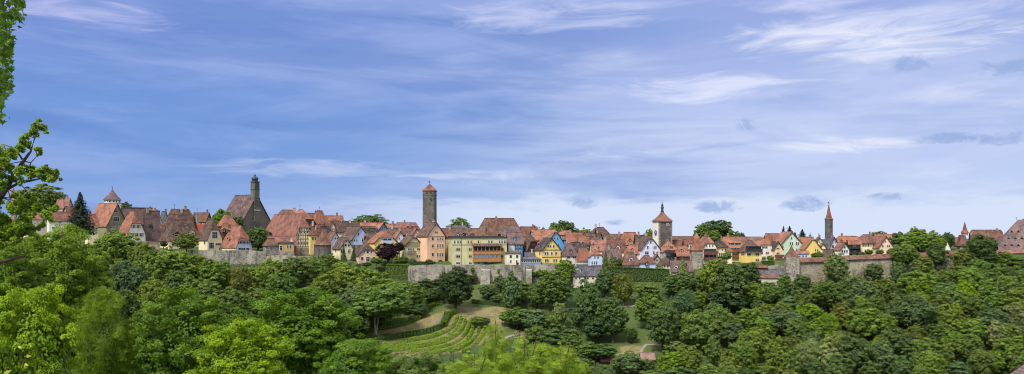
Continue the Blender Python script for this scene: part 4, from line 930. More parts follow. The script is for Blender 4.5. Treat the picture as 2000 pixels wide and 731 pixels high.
# tall square tower
def box_tower(label,x0,x1,yt,Y,mat,rot=0.,foot=1.05,depth=None):
    w=(x1-x0)/2*Y/F; x=sx((x0+x1)/2)*Y; g=tz(x,Y)-1.5; rt=empty('tower',(x,Y,g),rot); tag(rt,label,'tower'); H_=sz(yt)*Y-g
    mb=MB(); d=w; c=.9; 
    def ring(s,z): return [(-s+c*.5,-s,z),(s-c*.5,-s,z),(s,-s+c*.5,z),(s,s-c*.5,z),(s-c*.5,s,z),(-s+c*.5,s,z),(-s,s-c*.5,z),(-s,-s+c*.5,z)]
    v=ring(w*foot,0)+ring(w,H_); mb.add(v,[tuple(range(8))[::-1],tuple(range(8,16))]+[(i,(i+1)%8,8+(i+1)%8,8+i) for i in range(8)])
    mb.build('tower_wall',M[mat],rt); return rt,w,H_,g
Y=402; rt,w,H_,g=box_tower('tall square grey stone tower with small orange pyramid roof',827.5,851,373,Y,'towerstone',R(-5))
z=lambda y:sz(y)*Y-g
mb=MB(); s_=w*1.42*1.09; mb.lathe([(s_,z(373)),(s_*.5,z(366)),(.1,z(359))],4,0,0,math.pi/4); mb.build('pyramid_roof',M['roof'],rt,RC['cap']); finial(rt,z(359),z(353))
mb=MB(); 
for y in (373.6,380.6): mb.box(-w*1.05,w*1.05,-w*1.05,w*1.05,z(y+1.1),z(y))
mb.build('corbel_band',M['towerstone'],rt)
slit(rt,w*.45,-w*1.02,z(391),-math.pi/2,.8,1.6); slit(rt,w*.1,-w*1.02,z(399),-math.pi/2,.4,1.2); slit(rt,-w*.3,-w*1.02,z(377),-math.pi/2,.6,.9); slit(rt,w*.4,-w*1.02,z(377),-math.pi/2,.6,.9)
# clock tower: two faces
h=H('clock tower with one white face and grey stone sides under a flared orange roof',1274.5,1287,1312.8,492,432,417,404,'R',0,(.86,.84,.76),'or',th=26,name='tower',cat='clock tower',wmat='towerstone')
bpy.data.objects.remove(h.roof)
h.panel('L',1274.9,1286.5,434,492,(.80,.77,.66),.08,'white_face','wall')
a,b_=h.wR/2,h.wL/2; z=lambda y:sz(y)*410-h.z0
mb=MB()
prof=[(1.15,z(432)-.3),(.98,z(430)),(.72,z(426.5)),(.44,z(421.5)),(.2,z(416)),(.13,z(413.5))]
vs=[];
for q,zz in prof: vs+=[(-a*q,-b_*q,zz),(a*q,-b_*q,zz),(a*q,b_*q,zz),(-a*q,b_*q,zz)]
fs=[(0,3,2,1),tuple(range(20,24))]
for j in range(5):
    for k in range(4): fs.append((4*j+k,4*j+(k+1)%4,4*j+4+(k+1)%4,4*j+4+k))
mb.add(vs,fs); RF=mb.build('flared_roof',M['roof'],h.root,RC['cap'])
mb=MB(); mb.lathe([(.9,z(414)),(.85,z(412.5)),(.6,z(412)),(.55,z(407.5)),(.95,z(407)),(.8,z(405)),(.5,z(404)),(.45,z(402)),(.7,z(401.5)),(.3,z(399)),(.12,z(397)),(.07,z(393))],10); mb.build('lantern_turret',M['metal'],h.root)
mb=MB(); 
for sgx in (-1,1):
    for sgy in (-1,1):
        zz=2.
        while zz<h.H-1: mb.box(sgx*a-.5,sgx*a+.5,sgy*b_-.5,sgy*b_+.5,zz,zz+.55); zz+=1.1
# quoins only slightly proud
mb2=MB()
for sgx,sgy in ((-1,-1),(1,-1)):
    zz=2.; i=0
    while zz<h.H-1:
        L_=.9 if i%2 else .55
        x0,x1=(a-L_,a+.06) if sgx>0 else (-a-.1,-a+L_)
        mb2.box(x0,x1,-b_-.07,-b_+.3,zz,zz+.62); zz+=.7; i+=1
mb2.build('quoins',M['warmstone'],h.root)
cl,_=h.face('L',1281,455.5); mb=MB(); mb.prism([(cl[1]+1.5*math.cos(q*math.pi/12),cl[2]+1.5*math.sin(q*math.pi/12)) for q in range(24)],0,cl[0]-.16,cl[0]-.02); CLK=mb.build('clock_face',M['paint'],h.root,(.10,.12,.36))
mb=MB()
for k in range(12):
    t_=k*math.pi/6; mb.box(cl[0]-.2,cl[0]-.15,cl[1]+1.15*math.sin(t_)-.09,cl[1]+1.15*math.sin(t_)+.09,cl[2]+1.15*math.cos(t_)-.09,cl[2]+1.15*math.cos(t_)+.09)
mb.build('hour_marks',M['paint'],CLK,(.75,.55,.15))
mb=MB(); mb.obox((cl[0]-.2,cl[1],cl[2]),(0,.5,.866),(1,0,0),(0,-.866,.5),-.1,1.05,-.03,.02,-.06,.06); mb.obox((cl[0]-.2,cl[1],cl[2]),(0,-.94,.34),(1,0,0),(0,-.34,-.94),-.1,.75,-.05,.0,-.08,.08); mb.build('clock_hands',M['paint'],CLK,(.8,.6,.2))
h.wins([('L',440,[1281],2.2,6),('R',440,[1303,1306],1.8,3),('R',436.5,[1304],5,1.2)]) 
# slim spired tower
rt,r,H_,g=round_tower('slim round stone tower with tall flared orange spire',1611.5,1626,428,412,'towerstone',12)
z=lambda y:sz(y)*412-g
mb=MB(); mb.lathe([(r*1.22,z(428.6)),(r*.8,z(425.5)),(r*.55,z(418)),(r*.28,z(408)),(.1,z(399))],12); mb.build('spire',M['roof'],rt,RC['cap']); finial(rt,z(399),z(394)); slit(rt,.3,-r*1.01,z(440),-math.pi/2,.6,1.4); slit(rt,.3,-r*1.02,z(452),-math.pi/2,.5,1.2)
mb=MB(); mb.lathe([(r*1.08,z(430.5)),(r*1.08,z(428.8))],12); mb.build('corbel_band',M['warmstone'],rt)
# thin red spire, right
rt,r,H_,g=round_tower('narrow tower with thin red spire and broad lower roof at the right',1869,1889,481,404,'stone',4)
rt.rotation_euler=(0,0,R(40)); z=lambda y:sz(y)*404-g
mb=MB(); mb.lathe([(r*1.5,z(480)),(r*.9,z(470)),(r*.62,z(459))],4); mb.build('lower_roof',M['roof'],rt,RC['bo'])
mb=MB(); mb.lathe([(r*.6,z(460)),(r*.6,z(455))],6,.9,-.9); t_=mb.build('upper_stage',M['warmstone'],rt)
mb=MB(); mb.lathe([(r*.75,z(455.3)),(r*.4,z(449)),(.06,z(433.5))],6,.9,-.9); mb.build('spire',M['roof'],rt,RC['cap'])
# left red pointed tower seen through the oak
rt,r,H_,g=round_tower('small pointed tower seen through the oak boughs',19,33,384,430,'warmstone',8)
z=lambda y:sz(y)*430-g
mb=MB(); mb.lathe([(r*1.2,z(385)),(r*.5,z(376)),(.08,z(366))],8); mb.build('spire',M['roof'],rt,RC['cap'])
# square wall turret at 1547
h=H('square stone wall turret with flared brown tent roof on the right wall',1531,1536,1561,556,502,482,361,'R',0,'grey','bo',th=10,D=7,wmat='stone',name='turret',cat='turret',over=.3)
bpy.data.objects.remove(h.roof); a,b_=h.wR/2,h.wL/2; mb=MB(); s_=a*1.41; top=h.H+h.Rr
mb.lathe([(s_*1.16,h.H-.2),(s_*.8,h.H+h.Rr*.22),(s_*.38,h.H+h.Rr*.6),(.08,top+.6)],4,0,0,math.pi/4); mb.build('tent_roof',M['roof'],h.root,RC['bo'])
mb2=MB()
for sgx in (-1,1):
    zz=.5; i=0
    while zz<h.H-.8:
        L_=1.0 if i%2 else .6; x0,x1=(a-L_,a+.07) if sgx>0 else (-a-.07,-a+L_); mb2.box(x0,x1,-b_-.07,-b_+.3,zz,zz+.6); zz+=.68; i+=1
mb2.build('quoins',M['warmstone'],h.root); h.wins([('R',518,[1548],2.2,3),('R',531,[1551],1.6,4)])

# ---------- town walls
wall_run('grey stone town wall with crumbling top left of the barn',[(366,366),(430,367),(500,368),(519,369)],1.4,[489,489,490,491],crest=.15,down=4)
r_,b0=wall_run('stone wall foot under the annex and barn',[(519,368),(560,368),(613,370)],1.2,[500,499,501],down=4,crest=.1,mat='warmstone')
r_,b0=wall_run('long pale stone town wall with buttresses below the hotel',[(797,372),(800,364),(850,365),(900,365),(960,366),(1040,366),(1090,366)],1.5,[519,519,517.5,517.5,517.5,517.5,517.5],crest=.12,down=4)
for px in (948,1033):
    x,y,_=at(px,520,364.5); mb=MB(); w=2.3 if px<1000 else 1.5; zt=sz(528)*364-b0; zb=tz(x,362)-3-b0; X=x-r_.location.x; Yy=364.9-r_.location.y
    mb.add([(X-w,Yy-2.4,zb),(X+w,Yy-2.4,zb),(X+w,Yy+.9,zb),(X-w,Yy+.9,zb),(X-w*.85,Yy-1.2,zt),(X+w*.85,Yy-1.2,zt),(X+w*.85,Yy+.9,zt+.5),(X-w*.85,Yy+.9,zt+.5)],[(0,3,2,1),(4,5,6,7),(0,1,5,4),(1,2,6,5),(2,3,7,6),(3,0,4,7)])
    mb.build('buttress',M['stone'],r_)
wall_run('dark stone wall return at the terrace corner',[(786,372),(800,363.5)],1.2,[521,519.5],down=4)
wall_run('broken stone garden wall left of the square wall turret',[(1492,368),(1520,368),(1537,368)],1.0,[520,518.5,521],crest=.35)
wall_run('high stone town wall with red tiled coping right of the square turret',[(1560,362),(1600,364),(1660,366),(1700,367),(1742,368)],1.6,[511,510,506,504.5,502.5],roof='bo',mat='warmstone',down=5,roofh=1.6,over=.7)
wall_run('tile-topped wall fragment between the right-hand trees',[(1742,369),(1800,371),(1866,373)],1.5,[503,500,497],roof='bo',mat='stone',down=5,roofh=1.4)
wall_run('tile-topped wall under the huge right-edge roof',[(1866,374),(1950,376),(2080,378)],1.5,[497,494,492],roof='rd',mat='stone',down=5,roofh=1.2)
wall_run('low pale parapet under the white shuttered house',[(236,372),(284,372),(312,374)],1.,[480,479,478],mat='warmstone',crest=.1,name='parapet')
# ------------------------------------------------------------------ ground
def grid(name,xs,ys,mat,dryf=None):
    X,Yg=np.meshgrid(xs,ys); Z=terr(X,Yg); nx,ny=len(xs),len(ys)
    me=bpy.data.meshes.new(name); v=np.stack([X,Yg,Z],-1).reshape(-1,3)
    i=np.arange((nx-1)*(ny-1)); r=i//(nx-1); c=i%(nx-1); a=r*nx+c
    f=np.stack([a,a+1,a+1+nx,a+nx],1)
    me.vertices.add(len(v)); me.vertices.foreach_set('co',v.reshape(-1)); me.loops.add(f.size); me.loops.foreach_set('vertex_index',f.reshape(-1).astype(np.int32))
    me.polygons.add(len(f)); me.polygons.foreach_set('loop_start',(np.arange(len(f))*4).astype(np.int32)); me.polygons.foreach_set('use_smooth',np.ones(len(f),bool))
    at_=me.attributes.new('dry','FLOAT','POINT'); at_.data.foreach_set('value',dryf(v[:,0],v[:,1]).astype(np.float32) if dryf else np.zeros(len(v),np.float32))
    me.update(calc_edges=True); me.materials.append(mat); o=bpy.data.objects.new(name,me); return link(o)
def inpoly(x,y,P):
    r=np.zeros(len(x),bool); n=len(P)
    for i in range(n):
        x1,y1=P[i]; x2,y2=P[(i+1)%n]
        c=((y1>y)!=(y2>y))&(x<(x2-x1)*(y-y1)/(y2-y1+1e-12)+x1); r^=c
    return r
def gpoly(pts): return [G(*p)[:2] for p in pts]
DRY=[gpoly([(700,655),(733,646),(775,639),(806,630),(836,619),(862,609),(880,607),(872,617),(862,640),(825,652),(771,660),(740,664)]),
     gpoly([(905,600),(985,600),(995,612),(1000,640),(960,640),(930,622),(890,618),(870,606)]),
     gpoly([(1000,645),(1030,645),(1034,660),(1005,662)]), gpoly([(1215,675),(1260,675),(1250,690),(1205,695)])]
VINE=gpoly([(872,617),(930,620),(985,640),(960,665),(900,690),(820,700),(740,690),(700,668),(771,664),(840,655),(866,640)])
def dryf(x,y):
    d=np.zeros(len(x))
    for P in DRY: d[inpoly(x,y,P)]=.75
    d[inpoly(x,y,VINE)]=.55
    return d
xs=np.concatenate([[-6000,-3000,-1500,-800,-500,-380],np.arange(-320,320.1,2.0),[380,500,800,1500,3000,6000]])
ys=np.concatenate([[-300,-150,-80,-40],np.arange(-20,240,4.),np.arange(240,372,1.),np.arange(372,500,4.),[540,600,700,900,1300,2000,3500,6000]])
tag(grid('ground',xs,ys,M['ground'],dryf),kind='structure')
def strip(name,pts,w,mat,lift=.1,label=None):
    P=[G(*p)[:2] for p in pts]; Q=[]
    for i in range(len(P)-1):
        n=max(1,int(math.dist(P[i],P[i+1])/1.5))
        for k in range(n): t=k/n; Q.append(np.array(P[i])*(1-t)+np.array(P[i+1])*t)
    Q.append(np.array(P[-1])); mb=MB(); 
    for i,q in enumerate(Q):
        d=Q[min(i+1,len(Q)-1)]-Q[max(i-1,0)]; d/=np.linalg.norm(d)+1e-9; n=np.array([-d[1],d[0]])*w/2
        for sg in (1,-1): p=q+sg*n; mb.v.append((p[0],p[1],tz(*p)+lift))
        if i: b=2*i; mb.f.append((b-2,b-1,b+1,b))
    o=mb.build(name,mat); tag(o,kind='structure'); return o
strip('garden_path',[(1180,597),(1215,599),(1242,598),(1262,592)],1.7,M['path'])
strip('slope_path',[(1340,677),(1300,675),(1262,674),(1253,684),(1249,700)],1.2,M['path'])
strip('lower_path',[(1045,651),(1018,653),(1000,656),(985,662),(975,672)],1.4,M['path'])
strip('terrace_path',[(884,613.5),(930,614),(975,613)],.45,M['path'])
strip('orchard_path',[(1105,603),(1128,603)],1.6,M['path'])
# stone stair in the vineyard
a=G(866,622); b=G(853,639); rt=empty('stone_stair',a); tag(rt,'grey stone stair between the clipped hedge and the vine rows','stair')
N=9; d=np.array(b)-np.array(a); L=np.linalg.norm(d[:2]); u=(d[0]/L,d[1]/L,0); n=(-u[1],u[0],0)
for i in range(N):
    p=np.array(a)+d*i/N; mb=MB(); zz=tz(p[0],p[1]); mb.obox((p[0]-a[0],p[1]-a[1],zz-a[2]),u,n,(0,0,1),0,L/N+.05,-1.3,1.3,-.6,.35); mb.build('step',M['path'],rt)
# ------------------------------------------------------------------ hedges and vine rows
def resample(P,st):
    Q=[]
    for i in range(len(P)-1):
        n=max(1,int(math.dist(P[i],P[i+1])/st))
        for k in range(n): t=k/n; Q.append(np.array(P[i],float)*(1-t)+np.array(P[i+1],float)*t)
    Q.append(np.array(P[-1],float)); return Q
def hedge(label,pts,w,h,col,leaf=.3,dens=26,name='hedge',cat='hedge',group=None,ragged=.1,world=False,core=True,aspect=.65,posts=0,zlist=None):
    P=[p[:2] for p in (pts if world else [G(*q) for q in pts])]
    # smooth corners
    P=[np.array(p) for p in P]
    for _ in range(2):
        if len(P)>2: P=[P[0]]+[q for i in range(len(P)-1) for q in (P[i]*.75+P[i+1]*.25,P[i]*.25+P[i+1]*.75)]+[P[-1]]
    Q=resample(P,.8); g=np.random.default_rng(len(label)*7+len(Q)); o=Q[len(Q)//2]; oz=tz(*o)
    C=[];Nn=[];mb=MB(); prev=None; rw=np.cumsum(g.normal(0,.25,len(Q))); rw-=np.linspace(rw[0],rw[-1],len(Q)); rw=np.clip(rw,-1,1)
    for i,q in enumerate(Q):
        d=Q[min(i+1,len(Q)-1)]-Q[max(i-1,0)]; d/=np.linalg.norm(d)+1e-9; n=np.array([-d[1],d[0]])
        hh=(h(i/len(Q)) if callable(h) else h)*(1+ragged*rw[i]+ragged*.5*g.normal()); z=tz(*q); zt=z+hh
        if zlist is not None: zt=zlist(i/len(Q)); hh=zt-z
        cur=[(q[0]+n[0]*w*.38-o[0],q[1]+n[1]*w*.38-o[1],z-.5-oz),(q[0]+n[0]*w*.38-o[0],q[1]+n[1]*w*.38-o[1],zt-.2-oz),(q[0]-n[0]*w*.38-o[0],q[1]-n[1]*w*.38-o[1],zt-.2-oz),(q[0]-n[0]*w*.38-o[0],q[1]-n[1]*w*.38-o[1],z-.5-oz)]
        if prev: mb.add(prev+cur,[(0,1,5,4),(1,2,6,5),(2,3,7,6)])
        prev=cur
        k=int(dens*(w+2*hh)*.8/ (1 if hh<3 else 1.3)); per=w+2*hh
        s=g.uniform(0,per,k); al=g.uniform(-.5,.5,k)*.9
        off=np.where(s<hh,w/2,np.where(s<hh+w,w/2-(s-hh),-w/2)); zz=np.where(s<hh,s,np.where(s<hh+w,hh,per-s))
        off=off*(1+g.normal(0,.12,k))+g.normal(0,.06,k)*w; zz=zz+g.normal(0,.10,k)+ragged*rw[i]*.6
        pos=np.stack([q[0]+d[0]*al+n[0]*off-o[0],q[1]+d[1]*al+n[1]*off-o[1],z+zz-oz],1)
        nn=np.stack([n[0]*np.sign(off)*(zz<hh*.9),n[1]*np.sign(off)*(zz<hh*.9),.45+.8*(zz>=hh*.85)],1)+unit(k,g)*.6
        C.append(pos);Nn.append(nn)
    C=np.concatenate(C);Nn=np.concatenate(Nn); N=len(C)
    rt=empty(name,(o[0],o[1],oz)); tag(rt,label,cat,group)
    me=leafmesh('foliage',C,Nn,g.uniform(.7,1.3,N)*leaf,np.clip(g.normal(.5,.2,N),0,1),M['leaf'],aspect,g)
    f=bpy.data.objects.new('foliage',me); f.color=(*PAL[col],1); link(f,rt)
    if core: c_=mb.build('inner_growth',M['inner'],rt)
    for i in range(posts):
        q=Q[int((len(Q)-1)*i/(posts-1))]; pb=MB(); pb.box(q[0]-o[0]-.06,q[0]-o[0]+.06,q[1]-o[1]-.06,q[1]-o[1]+.06,tz(*q)-oz-.3,tz(*q)-oz+2.0); pb.build('post',M['bark'],rt)
    return rt
hedge('clipped hedge curving along the upper edge of the dry grass',[(697,657),(715,651),(733,646),(773,639.5),(806,630),(826,622),(832,612),(834,606),(846,600),(862,596)],1.3,1.7,'green')
hedge('tall clipped hedge between the dry grass and the vine rows',[(680,663),(725,663.5),(771,661),(800,657),(825,653),(853,646),(864,640),(868,628),(872,617)],1.5,lambda t:1.9,'mid')
hedge('dark clipped hedge below the orchard right of the round lime',[(922,592),(940,594),(962,597),(990,601)],1.3,1.6,'dark')
hedge('pale trimmed hedge between stair and first vine row',[(866,640),(872,628),(877,618),(890,612)],2.,2.,'bright')
rows=[[(735,676),(780,673),(830,664),(862,655),(881,645),(888,633),(893,622)],
      [(722,683),(790,678),(840,670),(872,660),(890,648),(897,635),(901,624)],
      [(760,688),(810,682),(858,673),(884,663),(899,650),(905,640),(909,629)],
      [(800,690),(850,683),(885,674),(903,662),(913,648),(918,632)],
      [(830,694),(870,687),(900,677),(915,664),(922,650),(925,638)],
      [(880,690),(910,679),(926,664),(933,652),(937,640)],
      [(905,690),(925,678),(938,664),(945,652),(949,642)]]
for i,r_ in enumerate(rows):
    hedge(['topmost vine row beside the tall clipped hedge','second vine row below the tall clipped hedge','third vine row in the middle of the curved vineyard','fourth vine row in the middle of the curved vineyard','fifth vine row toward the lower right of the vineyard','short vine row near the feathery foreground tree','rightmost short vine row touching the feathery tree'][i],r_,.85,1.05,'vine',.34,44,'vine_row','vine row','vine rows on the terrace',ragged=.3,core=False,posts=6)
# big ivy hedge on terrace left of the hotel wall and the long ivy hedge
W2=lambda px,Y:(sx(px)*Y,Y)
def topz(y0,y1,Y): return lambda t:(sz(y0)*(1-t)+sz(y1)*t)*Y
hedge('high dark clipped hedge on the terrace left of the long pale wall',[W2(757,368),W2(797,367)],3.,3,'mid',.4,34,world=True,zlist=topz(516,517,368))
hedge('long dark ivy hedge below the orange-roofed cottages',[W2(1186,364),W2(1240,363),W2(1306,362)],2.5,3,'dark',.45,34,world=True,zlist=topz(521,526,363))
hedge('low garden hedge in front of the pinkish-white house',[W2(1488,370),W2(1512,370)],1.5,3,'mid',.3,24,world=True,zlist=topz(509,509,370))
hedge('row of terrace shrubs at the foot of the salmon house',[W2(798,370),W2(850,371)],1.8,3,'dark',.35,22,world=True,zlist=topz(512,511,370),ragged=.3)
# ------------------------------------------------------------------ trees
T=tree
# skyline
T(78,357,92,470,'broad','mid',ybot=420,label='large rounded tree on the far left skyline behind the oak boughs')
T(157,377,58,340,'conifer','needle',ybot=452,label='tall blackish conifer standing before the orange roofs at the left',mesh=CR['needlebig'][0])
T(245,392,22,476,'bush','dark',ybot=412,name='broadleaf_tree',label='small dark tree right behind the left tower spire')
T(432,407,40,428,'broad','bright',ybot=447,label='bright green tree left of the church roof'); T(462,419,30,424,'broad','dark',ybot=450,label='darker tree tucked under the church roof')
T(505,443,50,394,'broad','dark',ybot=496,label='round dark green tree in front of the big barn roof')
T(364,453,46,366,'broad','olive',ybot=492,label='small olive tree in front of the large brown hipped roof')
T(320,470,16,368,'bush','deep',ybot=484,label='dark shrub left of the large hipped roof wall')
T(725,418,68,480,'broad','mid',ybot=446,label='wide flat-topped tree on the skyline right of the barn',mesh=CR['broad'][0]); T(703,424,30,478,'broad','mid',ybot=446,label='lower left part tree beside the wide skyline tree')
T(897,424,46,470,'broad','mid',ybot=452,label='skyline tree right of the tall square tower')
T(1103,428,42,476,'broad','dark',ybot=458,label='dark skyline tree above the sky-blue gable'); T(1084,432,26,474,'broad','mid',ybot=456,label='paler skyline tree left beside the dark one above the sky-blue gable')
for x,y,w in ((1030,441,26),(1044,439,20),(1060,441,18),(1128,445,30),(1146,443,28),(1240,454,16)): T(x,y,w,482,'bush','green' if x%4 else 'mid',ybot=y+18,name='broadleaf_tree')
T(1162,448,10,420,'conifer','needle',ybot=463,label='tiny conifer above the brown roofs left of the clock tower')
T(1268,446,20,440,'broad','green',ybot=468,label='green tree pressed against the left of the clock tower')
T(1397,426,66,462,'broad','dark',ybot=468,label='largest dark skyline tree right of the clock tower'); T(1371,436,36,458,'broad','mid',ybot=466,label='lower tree left of the largest skyline tree')
T(1393,446,30,446,'broad','green',ybot=470,label='bright small tree in front of the largest skyline tree'); T(1425,448,26,456,'broad','mid',ybot=468,label='tree right of the largest skyline tree'); T(1444,450,26,450,'broad','dark',ybot=468,label='small dark tree behind the orange mansard roof')
for x,y,w,l in ((1529,443,20,'left dark conifer above the mint house'),(1543,443,32,'broad dark conifer right above the mint gable'),(1567,449,34,'dark conifer right of the mint gable'),(1554,454,24,'low conifer between the two mint-gable conifers')): T(x,y,w,440,'conifer','needle',ybot=y+24,label=l)
T(1652,459,12,440,'bush','deep',ybot=468,name='broadleaf_tree',label='tiny dark treetop right of the slim spired tower')
T(1716,451,36,446,'broad','mid',ybot=470,label='round tree on the skyline right of the slim spired tower')
# right skyline and wall
for a in [(1757,451,34,408,'broad','dark',482),(1792,440,40,404,'broad','mid',475),(1793,452,66,398,'broad','green',500),(1820,449,24,412,'broad','green',475),(1851,453,30,400,'broad','dark',494),
  (1827,470,42,372,'broad','dark',548),(1914,456,58,366,'broad','dark',520),(1768,473,54,366,'broad','mid',525),(1803,496,52,358,'tall','mid',550),(1880,481,50,366,'tall','olive',562),(1956,488,50,370,'broad','mid',548),
  (1992,502,46,368,'broad','green',550),(1790,527,62,342,'broad','green',580),(1883,543,38,330,'loose','lime',602),(1912,503,40,364,'broad','mid',545),(1924,541,44,340,'broad','green',600),(1972,532,64,345,'broad','mid',608),
  (1755,508,36,360,'broad','blueg',560),(1850,548,50,350,'bush','blueg',590),(1838,462,20,392,'broad','bright',490),(1940,470,34,392,'bush','mid',496),(1870,515,50,360,'broad','mid',570),(1900,520,56,352,'broad','green',590),(1945,512,56,358,'broad','mid',575),(1985,520,56,355,'broad','dark',585),(1862,560,56,340,'broad','mid',610),(1990,560,60,340,'broad','green',620),(1930,560,60,338,'broad','mid',618),(1820,560,50,345,'broad','mid',600),(1925,492,40,366,'bush','mid',520),(1990,500,40,368,'bush','dark',525)]:
    T(*a[:6],ybot=a[6])
# centre-right slope
for a in [(1102,505,38,361,'broad','green',545),(1085,526,72,346,'broad','mid',604),(1150,541,60,340,'tall','dark',650),(1196,576,64,312,'tall','dark',668),(1181,527,42,352,'broad','blueg',580),(1218,530,46,352,'broad','olive',596),
  (1093,587,36,325,'broad','olive',642),(1000,526,46,352,'tall','blueg',606),(1270,570,58,330,'broad','green',640),(1296,594,64,316,'broad','dark',685),(1264,551,56,344,'bush','mid',584),(1322,535,58,350,'broad','mid',580),
  (1336,560,54,336,'loose','blueg',625),(1360,604,66,312,'broad','mid',690),(1315,662,42,296,'bush','pale',690),(1233,640,26,302,'broad','dark',668),(1150,664,50,296,'bush','mid',705),(1180,668,54,292,'bush','dark',705),(1130,672,44,290,'bush','mid',712),
  (1225,684,64,284,'broad','blueg',735),(1312,685,56,284,'broad','bright',738),(1264,700,36,282,'bush','dark',732),(1428,506,74,350,'broad','dark',602),(1398,504,62,352,'broad','dark',590),(1460,508,54,350,'broad','dark',570),
  (1328,530,54,346,'broad','mid',578),(1364,533,30,354,'tall','mid',580),(1334,504,18,368,'conifer','green',538),(1183,489,14,373,'conifer','dark',524),(1195,494,18,372,'conifer','mid',524),(1207,503,18,374,'bush','mid',526),
  (1466,550,64,338,'broad','green',606),(1506,547,56,340,'broad','mid',602),(1532,531,38,354,'tall','mid',582),(1566,534,36,358,'broad','dark',578),(1616,541,72,340,'broad','mid',612),(1674,533,68,346,'broad','blueg',602),
  (1634,493,42,359,'broad','mid',543),(1708,512,40,358,'broad','green',548),(1400,590,82,318,'loose','mid',665),(1350,607,60,308,'broad','mid',684),(1470,598,62,312,'broad','mid',655),(1522,596,80,308,'broad','green',662),
  (1578,590,58,318,'broad','bright',645),(1620,607,42,304,'loose','bright',662),(1688,595,66,312,'broad','green',668),(1395,652,34,286,'tall','mid',716),(1474,636,62,290,'broad','green',705),(1450,660,62,280,'loose','green',735),
  (1425,680,52,272,'tall','green',742),(1517,647,56,284,'tall','green',735),(1546,676,44,272,'tall','mid',745),(1578,658,50,280,'loose','pale',730),(1614,655,56,278,'tall','pale',736),(1668,650,66,276,'broad','dark',736),
  (1345,672,54,282,'broad','mid',732),(1382,708,40,262,'bush','green',742),(1725,540,46,344,'broad','mid',602),(1780,566,90,322,'loose','blueg',655),(1718,602,64,306,'loose','green',668),(1722,660,54,276,'broad','blueg',735),
  (1808,658,66,274,'broad','mid',722),(1848,592,48,312,'broad','green',660),(1862,640,42,288,'broad','green',700),(1900,617,64,300,'broad','green',676),(1938,597,58,312,'broad','mid',665),(1985,590,50,314,'broad','pale',655),
  (1974,650,62,282,'broad','green',725),(1918,680,52,266,'broad','mid',742),(1816,686,56,262,'broad','mid',748),(1873,703,50,256,'bush','blueg',748),(1760,690,50,264,'broad','dark',748),(1640,690,60,264,'broad','dark',748),(1700,700,50,258,'bush','dark',750),
  (1590,700,50,256,'bush','dark',748),(1490,706,50,256,'bush','mid',748),(1322,712,60,262,'bush','dark',752),(1270,722,50,262,'bush','mid',756),(1945,620,50,300,'tall','pale',690),(1990,680,44,268,'tall','mid',745),(1838,630,40,296,'broad','mid',680),(1750,640,60,292,'broad','dark',705),
  (1555,620,46,304,'broad','mid',678),(1430,625,50,302,'broad','mid',680),(1495,620,50,304,'broad','olive',675),(1655,570,50,330,'broad','mid',620),(1585,570,50,332,'bush','dark',610),(1540,575,46,328,'bush','blueg',612),
  (1400,560,50,334,'bush','deep',610),(1440,570,50,330,'bush','deep',612),(1705,575,50,330,'broad','mid',630)]:
    T(*a[:6],ybot=a[6])
# park centre
T(891,518,70,345,'broad','deep',ybot=608,label='massive round dark lime tree in front of the long pale wall',mesh=crown('crown',300,16,24,56,.06,.36,.30))
T(954,556,40,338,'broad','blueg',ybot=583,label='small orchard tree on the lawn right of the massive round lime')
for a in [(832,541,38,360,'bush','dark',575),(858,540,40,358,'bush','deep',580),(845,560,44,350,'bush','dark',592),(1020,545,40,352,'bush','mid',580),(1050,560,44,345,'bush','mid',600),(978,536,30,358,'bush','blueg',570),(1065,540,30,356,'bush','green',575),
  (1012,598,60,322,'bush','mid',640),(1045,600,60,318,'bush','blueg',650),(1075,610,50,314,'bush','mid',650),(995,606,44,322,'bush','green',634),(1048,632,50,304,'bush','mid',680),(1080,636,60,300,'bush','dark',690),(1110,630,50,302,'bush','dark',690),(1115,650,50,296,'broad','mid',700),
  (933,616,30,322,'bush','green',638),(948,618,24,322,'bush','dark',638),(803,613,14,334,'bush','pale',628),(1100,680,60,282,'bush','dark',722),(1060,668,50,288,'bush','mid',700),(1140,695,50,276,'bush','dark',730),(1130,600,36,322,'bush','dark',640),(1160,615,50,312,'bush','deep',668),
  (1040,527,20,366,'bush','dark',545),(1055,525,22,366,'bush','mid',545),(920,535,30,362,'bush','dark',552),(1011,512,7,370,'bush','dark',519),(1010,560,40,346,'bush','mid',592),(970,575,30,338,'bush','dark',592)]:
    T(*a[:6],ybot=a[6])
# garden plants by the houses
T(671,477,12,372,'conifer','deep',ybot=508,label='slender dark conifer before the cream villa'); T(691,480,12,372,'conifer','deep',ybot=508,label='slender dark conifer right of the cream villa')
T(757,474,44,374,'broad','purple',ybot=514,label='dark purple beech in front of the yellow balcony house'); T(780,473,20,377,'broad','purple',ybot=494,label='smaller purple treetop right of the purple beech')
for a in [(735,502,24,370,'bush','mid',518),(716,512,20,370,'bush','dark',522),(775,500,22,372,'bush','green',518),(790,498,18,372,'bush','dark',518),(805,504,18,372,'bush','blueg',518),(838,506,20,371,'bush','dark',520),(1505,498,14,374,'bush','green',512),(1600,490,14,376,'bush','mid',508),
  (1697,486,18,378,'bush','mid',500),(1684,491,14,377,'bush','dark',502),(1718,486,16,380,'bush','green',500),(1740,484,18,378,'bush','mid',502),(1668,496,12,376,'bush','green',504),(1590,492,14,378,'bush','green',506),(1420,492,20,376,'bush','mid',510),(1290,520,16,368,'bush','green',534)]:
    T(*a[:6],ybot=a[6])
